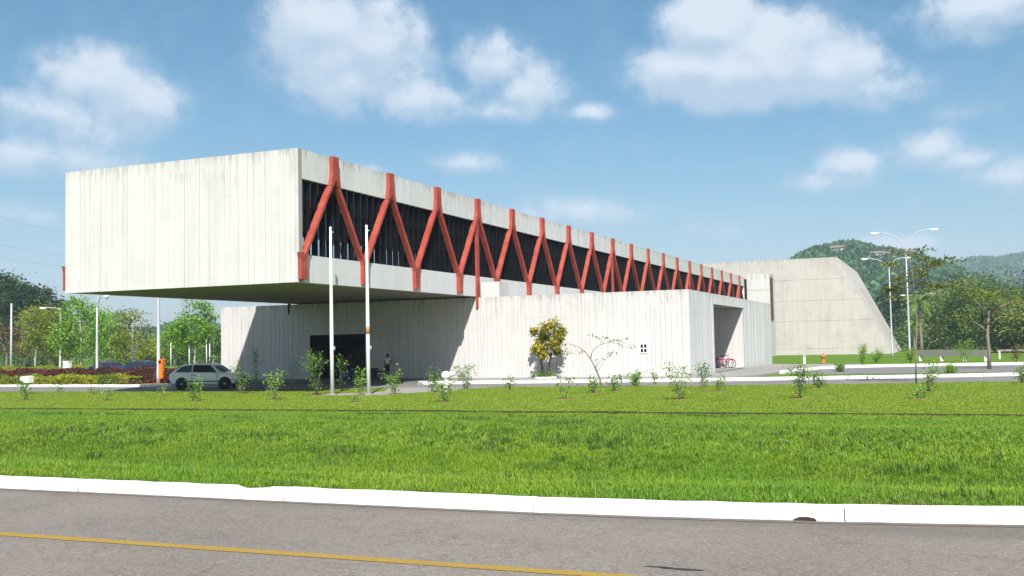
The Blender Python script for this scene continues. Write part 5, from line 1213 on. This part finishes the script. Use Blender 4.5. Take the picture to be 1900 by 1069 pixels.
# ------------------------------------------------------------------ people
def skin_mesh(name, verts, edges, rad, mat, parent, sub_=1):
    me = bpy.data.meshes.new(name); me.from_pydata(verts, edges, []); me.materials.append(mat)
    o = link(name, me, parent); md = o.modifiers.new('skin', 'SKIN'); md.use_smooth_shade = True
    for v, q in zip(me.skin_vertices[0].data, rad): v.radius = (q if isinstance(q, tuple) else (q, q)); v.use_root = False
    me.skin_vertices[0].data[0].use_root = True
    o.modifiers.new('sub', 'SUBSURF').levels = sub_; o.modifiers['sub'].render_levels = sub_
    return o
def person(x, y, z, rz, H_, top, legs, label, arms):
    r = tag(empty('person', (x, y, z), rz), label, 'person'); s = H_ / 1.65
    V, E, Rr = [], [], []
    def v(p, q, par=None):
        V.append(tuple(a * s for a in p)); Rr.append(tuple(a * s for a in q) if isinstance(q, tuple) else q * s)
        if par is not None: E.append((par, len(V) - 1))
        return len(V) - 1
    pel = v((0, 0, .90), (.14, .10)); wa = v((0, 0, 1.03), (.115, .09), pel); ch = v((0, 0, 1.22), (.135, .10), wa); sh = v((0, .01, 1.34), (.11, .075), ch)
    nk = v((0, 0, 1.42), .045, sh); jw = v((0, -.02, 1.49), (.058, .07), nk); hd = v((0, -.005, 1.56), (.072, .088), jw); v((0, 0, 1.635), (.05, .06), hd); v((0, -.10, 1.535), .012, hd)
    for k, sg in enumerate((-1, 1)):
        hp = v((sg * .09, 0, .84), .085, pel); kn = v((sg * .10, -.01, .47), .055, hp); an = v((sg * .10, .015, .08), .036, kn); v((sg * .115, -.12, .03), .032, an)
        so_ = v((sg * .17, .01, 1.33), .05, sh); e_, w_ = arms[k]; el_ = v(e_, .036, so_); wr = v(w_, .026, el_)
        d = (Vector(w_) - Vector(e_)).normalized(); pm = v(tuple(Vector(w_) + d * .06), (.034, .018), wr)
        for j in range(4):
            f1 = v(tuple(Vector(w_) + d * (.10 + .012 * (1 - abs(j - 1.5))) + Vector((0, (j - 1.5) * .018, 0))), .009, pm); v(tuple(Vector(w_) + d * (.145 - .012 * abs(j - 1.5)) + Vector((-sg * .02, (j - 1.5) * .018, -.005))), .0075, f1)
        v(tuple(Vector(w_) + d * .06 + Vector((0, -.045, 0))), .010, wr)
    skin_mesh('body', V, E, Rr, M['skin'], r)
    # clothes
    tv = [(0, 0, .93), (0, 0, 1.04), (0, 0, 1.22), (0, .01, 1.35)]; te = [(0, 1), (1, 2), (2, 3)]; tr_ = [(.155, .115), (.130, .105), (.150, .115), (.12, .085)]
    for k, sg in enumerate((-1, 1)):
        tv += [(sg * .175, .01, 1.335), tuple(Vector((sg * .175, .01, 1.33)).lerp(Vector(arms[k][0]), .55))]; n = len(tv); te += [(3, n - 2), (n - 2, n - 1)]; tr_ += [.062, .055]
    skin_mesh('shirt', [tuple(a * s for a in p) for p in tv], te, [tuple(a * s for a in q) if isinstance(q, tuple) else q * s for q in tr_], M[top], r)
    lv = [(0, 0, .98), (0, 0, .89)]; le = [(0, 1)]; lr = [(.13, .10), (.155, .12)]
    for sg in (-1, 1):
        n = len(lv); lv += [(sg * .09, 0, .82), (sg * .10, -.01, .47), (sg * .10, .015, .10)]; le += [(1, n), (n, n + 1), (n + 1, n + 2)]; lr += [.098, .072, .055]
    skin_mesh('trousers', [tuple(a * s for a in p) for p in lv], le, [tuple(a * s for a in q) if isinstance(q, tuple) else q * s for q in lr], M[legs], r)
    for sg in (-1, 1): MB().prism([(-.17 * s, 0), (.07 * s, 0), (.07 * s, .07 * s), (-.04 * s, .085 * s), (-.16 * s, .045 * s)], 0, (sg * .115 - .042) * s, (sg * .115 + .042) * s).build('shoe', M['black_plastic'], r)
    hb = MB(); hb.lathe([(.02, 1.665 * s), (.06 * s, 1.655 * s), (.088 * s, 1.60 * s), (.09 * s, 1.54 * s), (.08 * s, 1.46 * s), (.05 * s, 1.40 * s)], (0, .028 * s, 0), 14); hb.build('hair', M['hair'], r)
    for sg in (-1, 1): MB().lathe([(.006, -.004), (.010, 0), (.004, .005)], (sg * .028 * s, -.088 * s, 1.565 * s), 8, 1).build('eye', M['black_plastic'], r)
    MB().box(-.022 * s, .022 * s, -.098 * s, -.085 * s, 1.485 * s, 1.495 * s).build('mouth', M['maroon'], r)
    return r
p = on_y(719, 700, 59.2)
person(p[0], 59.2, .10, R(-8), 1.62, 'shirt', 'trousers', 'person in white top and dark trousers standing by the shaded wall', [((-.24, .02, 1.08), (-.20, -.06, .86)), ((.33, .05, 1.12), (.20, -.08, 1.02))])
p = on_y(651, 700, 60.9)
person(p[0], 60.9, .12, R(20), 1.70, 'maroon', 'blue_cloth', 'person in maroon top and blue trousers inside the dark doorway', [((-.24, .02, 1.06), (-.22, -.08, .84)), ((.24, .02, 1.06), (.22, -.08, .84))])

# overhead cables at the far left
for i, (a, b_, lb) in enumerate([((-40, 392), (180, 440), 'topmost thin overhead cable at the left edge'), ((-40, 446), (180, 478), 'second thin overhead cable at the left edge'), ((-40, 470), (180, 498), 'lowest thin overhead cable at the left edge')]):
    A_, E_ = Vector(on_y(*a, 175)), Vector(on_y(*b_, 190)); d = E_ - A_
    pts = [A_ + d * (t_ / 10.) * 1.0 + Vector((0, 0, -.6 * math.sin(math.pi * t_ / 10))) for t_ in range(-10, 12)]
    tag(MB().tube(pts, .017, 5).build('overhead_cable', M['wire']), lb, 'cable', 'overhead cables')

# ------------------------------------------------------------------ haze
hz = MB().box(-2600, 2600, -400, 3300, -1.6, 270)
ho = hz.build('haze', bpy.data.materials.new('haze air'))
hm = ho.data.materials[0]; hm.use_nodes = True; hm.node_tree.nodes.clear()
pv = hm.node_tree.nodes.new('ShaderNodeVolumePrincipled'); pv.inputs['Color'].default_value = (.64, .79, .97, 1); pv.inputs['Density'].default_value = .00029; pv.inputs['Anisotropy'].default_value = 0.0
ou = hm.node_tree.nodes.new('ShaderNodeOutputMaterial'); hm.node_tree.links.new(pv.outputs[0], ou.inputs['Volume'])
stuff(ho, 'pale bluish haze in the air')
ho.visible_shadow = True
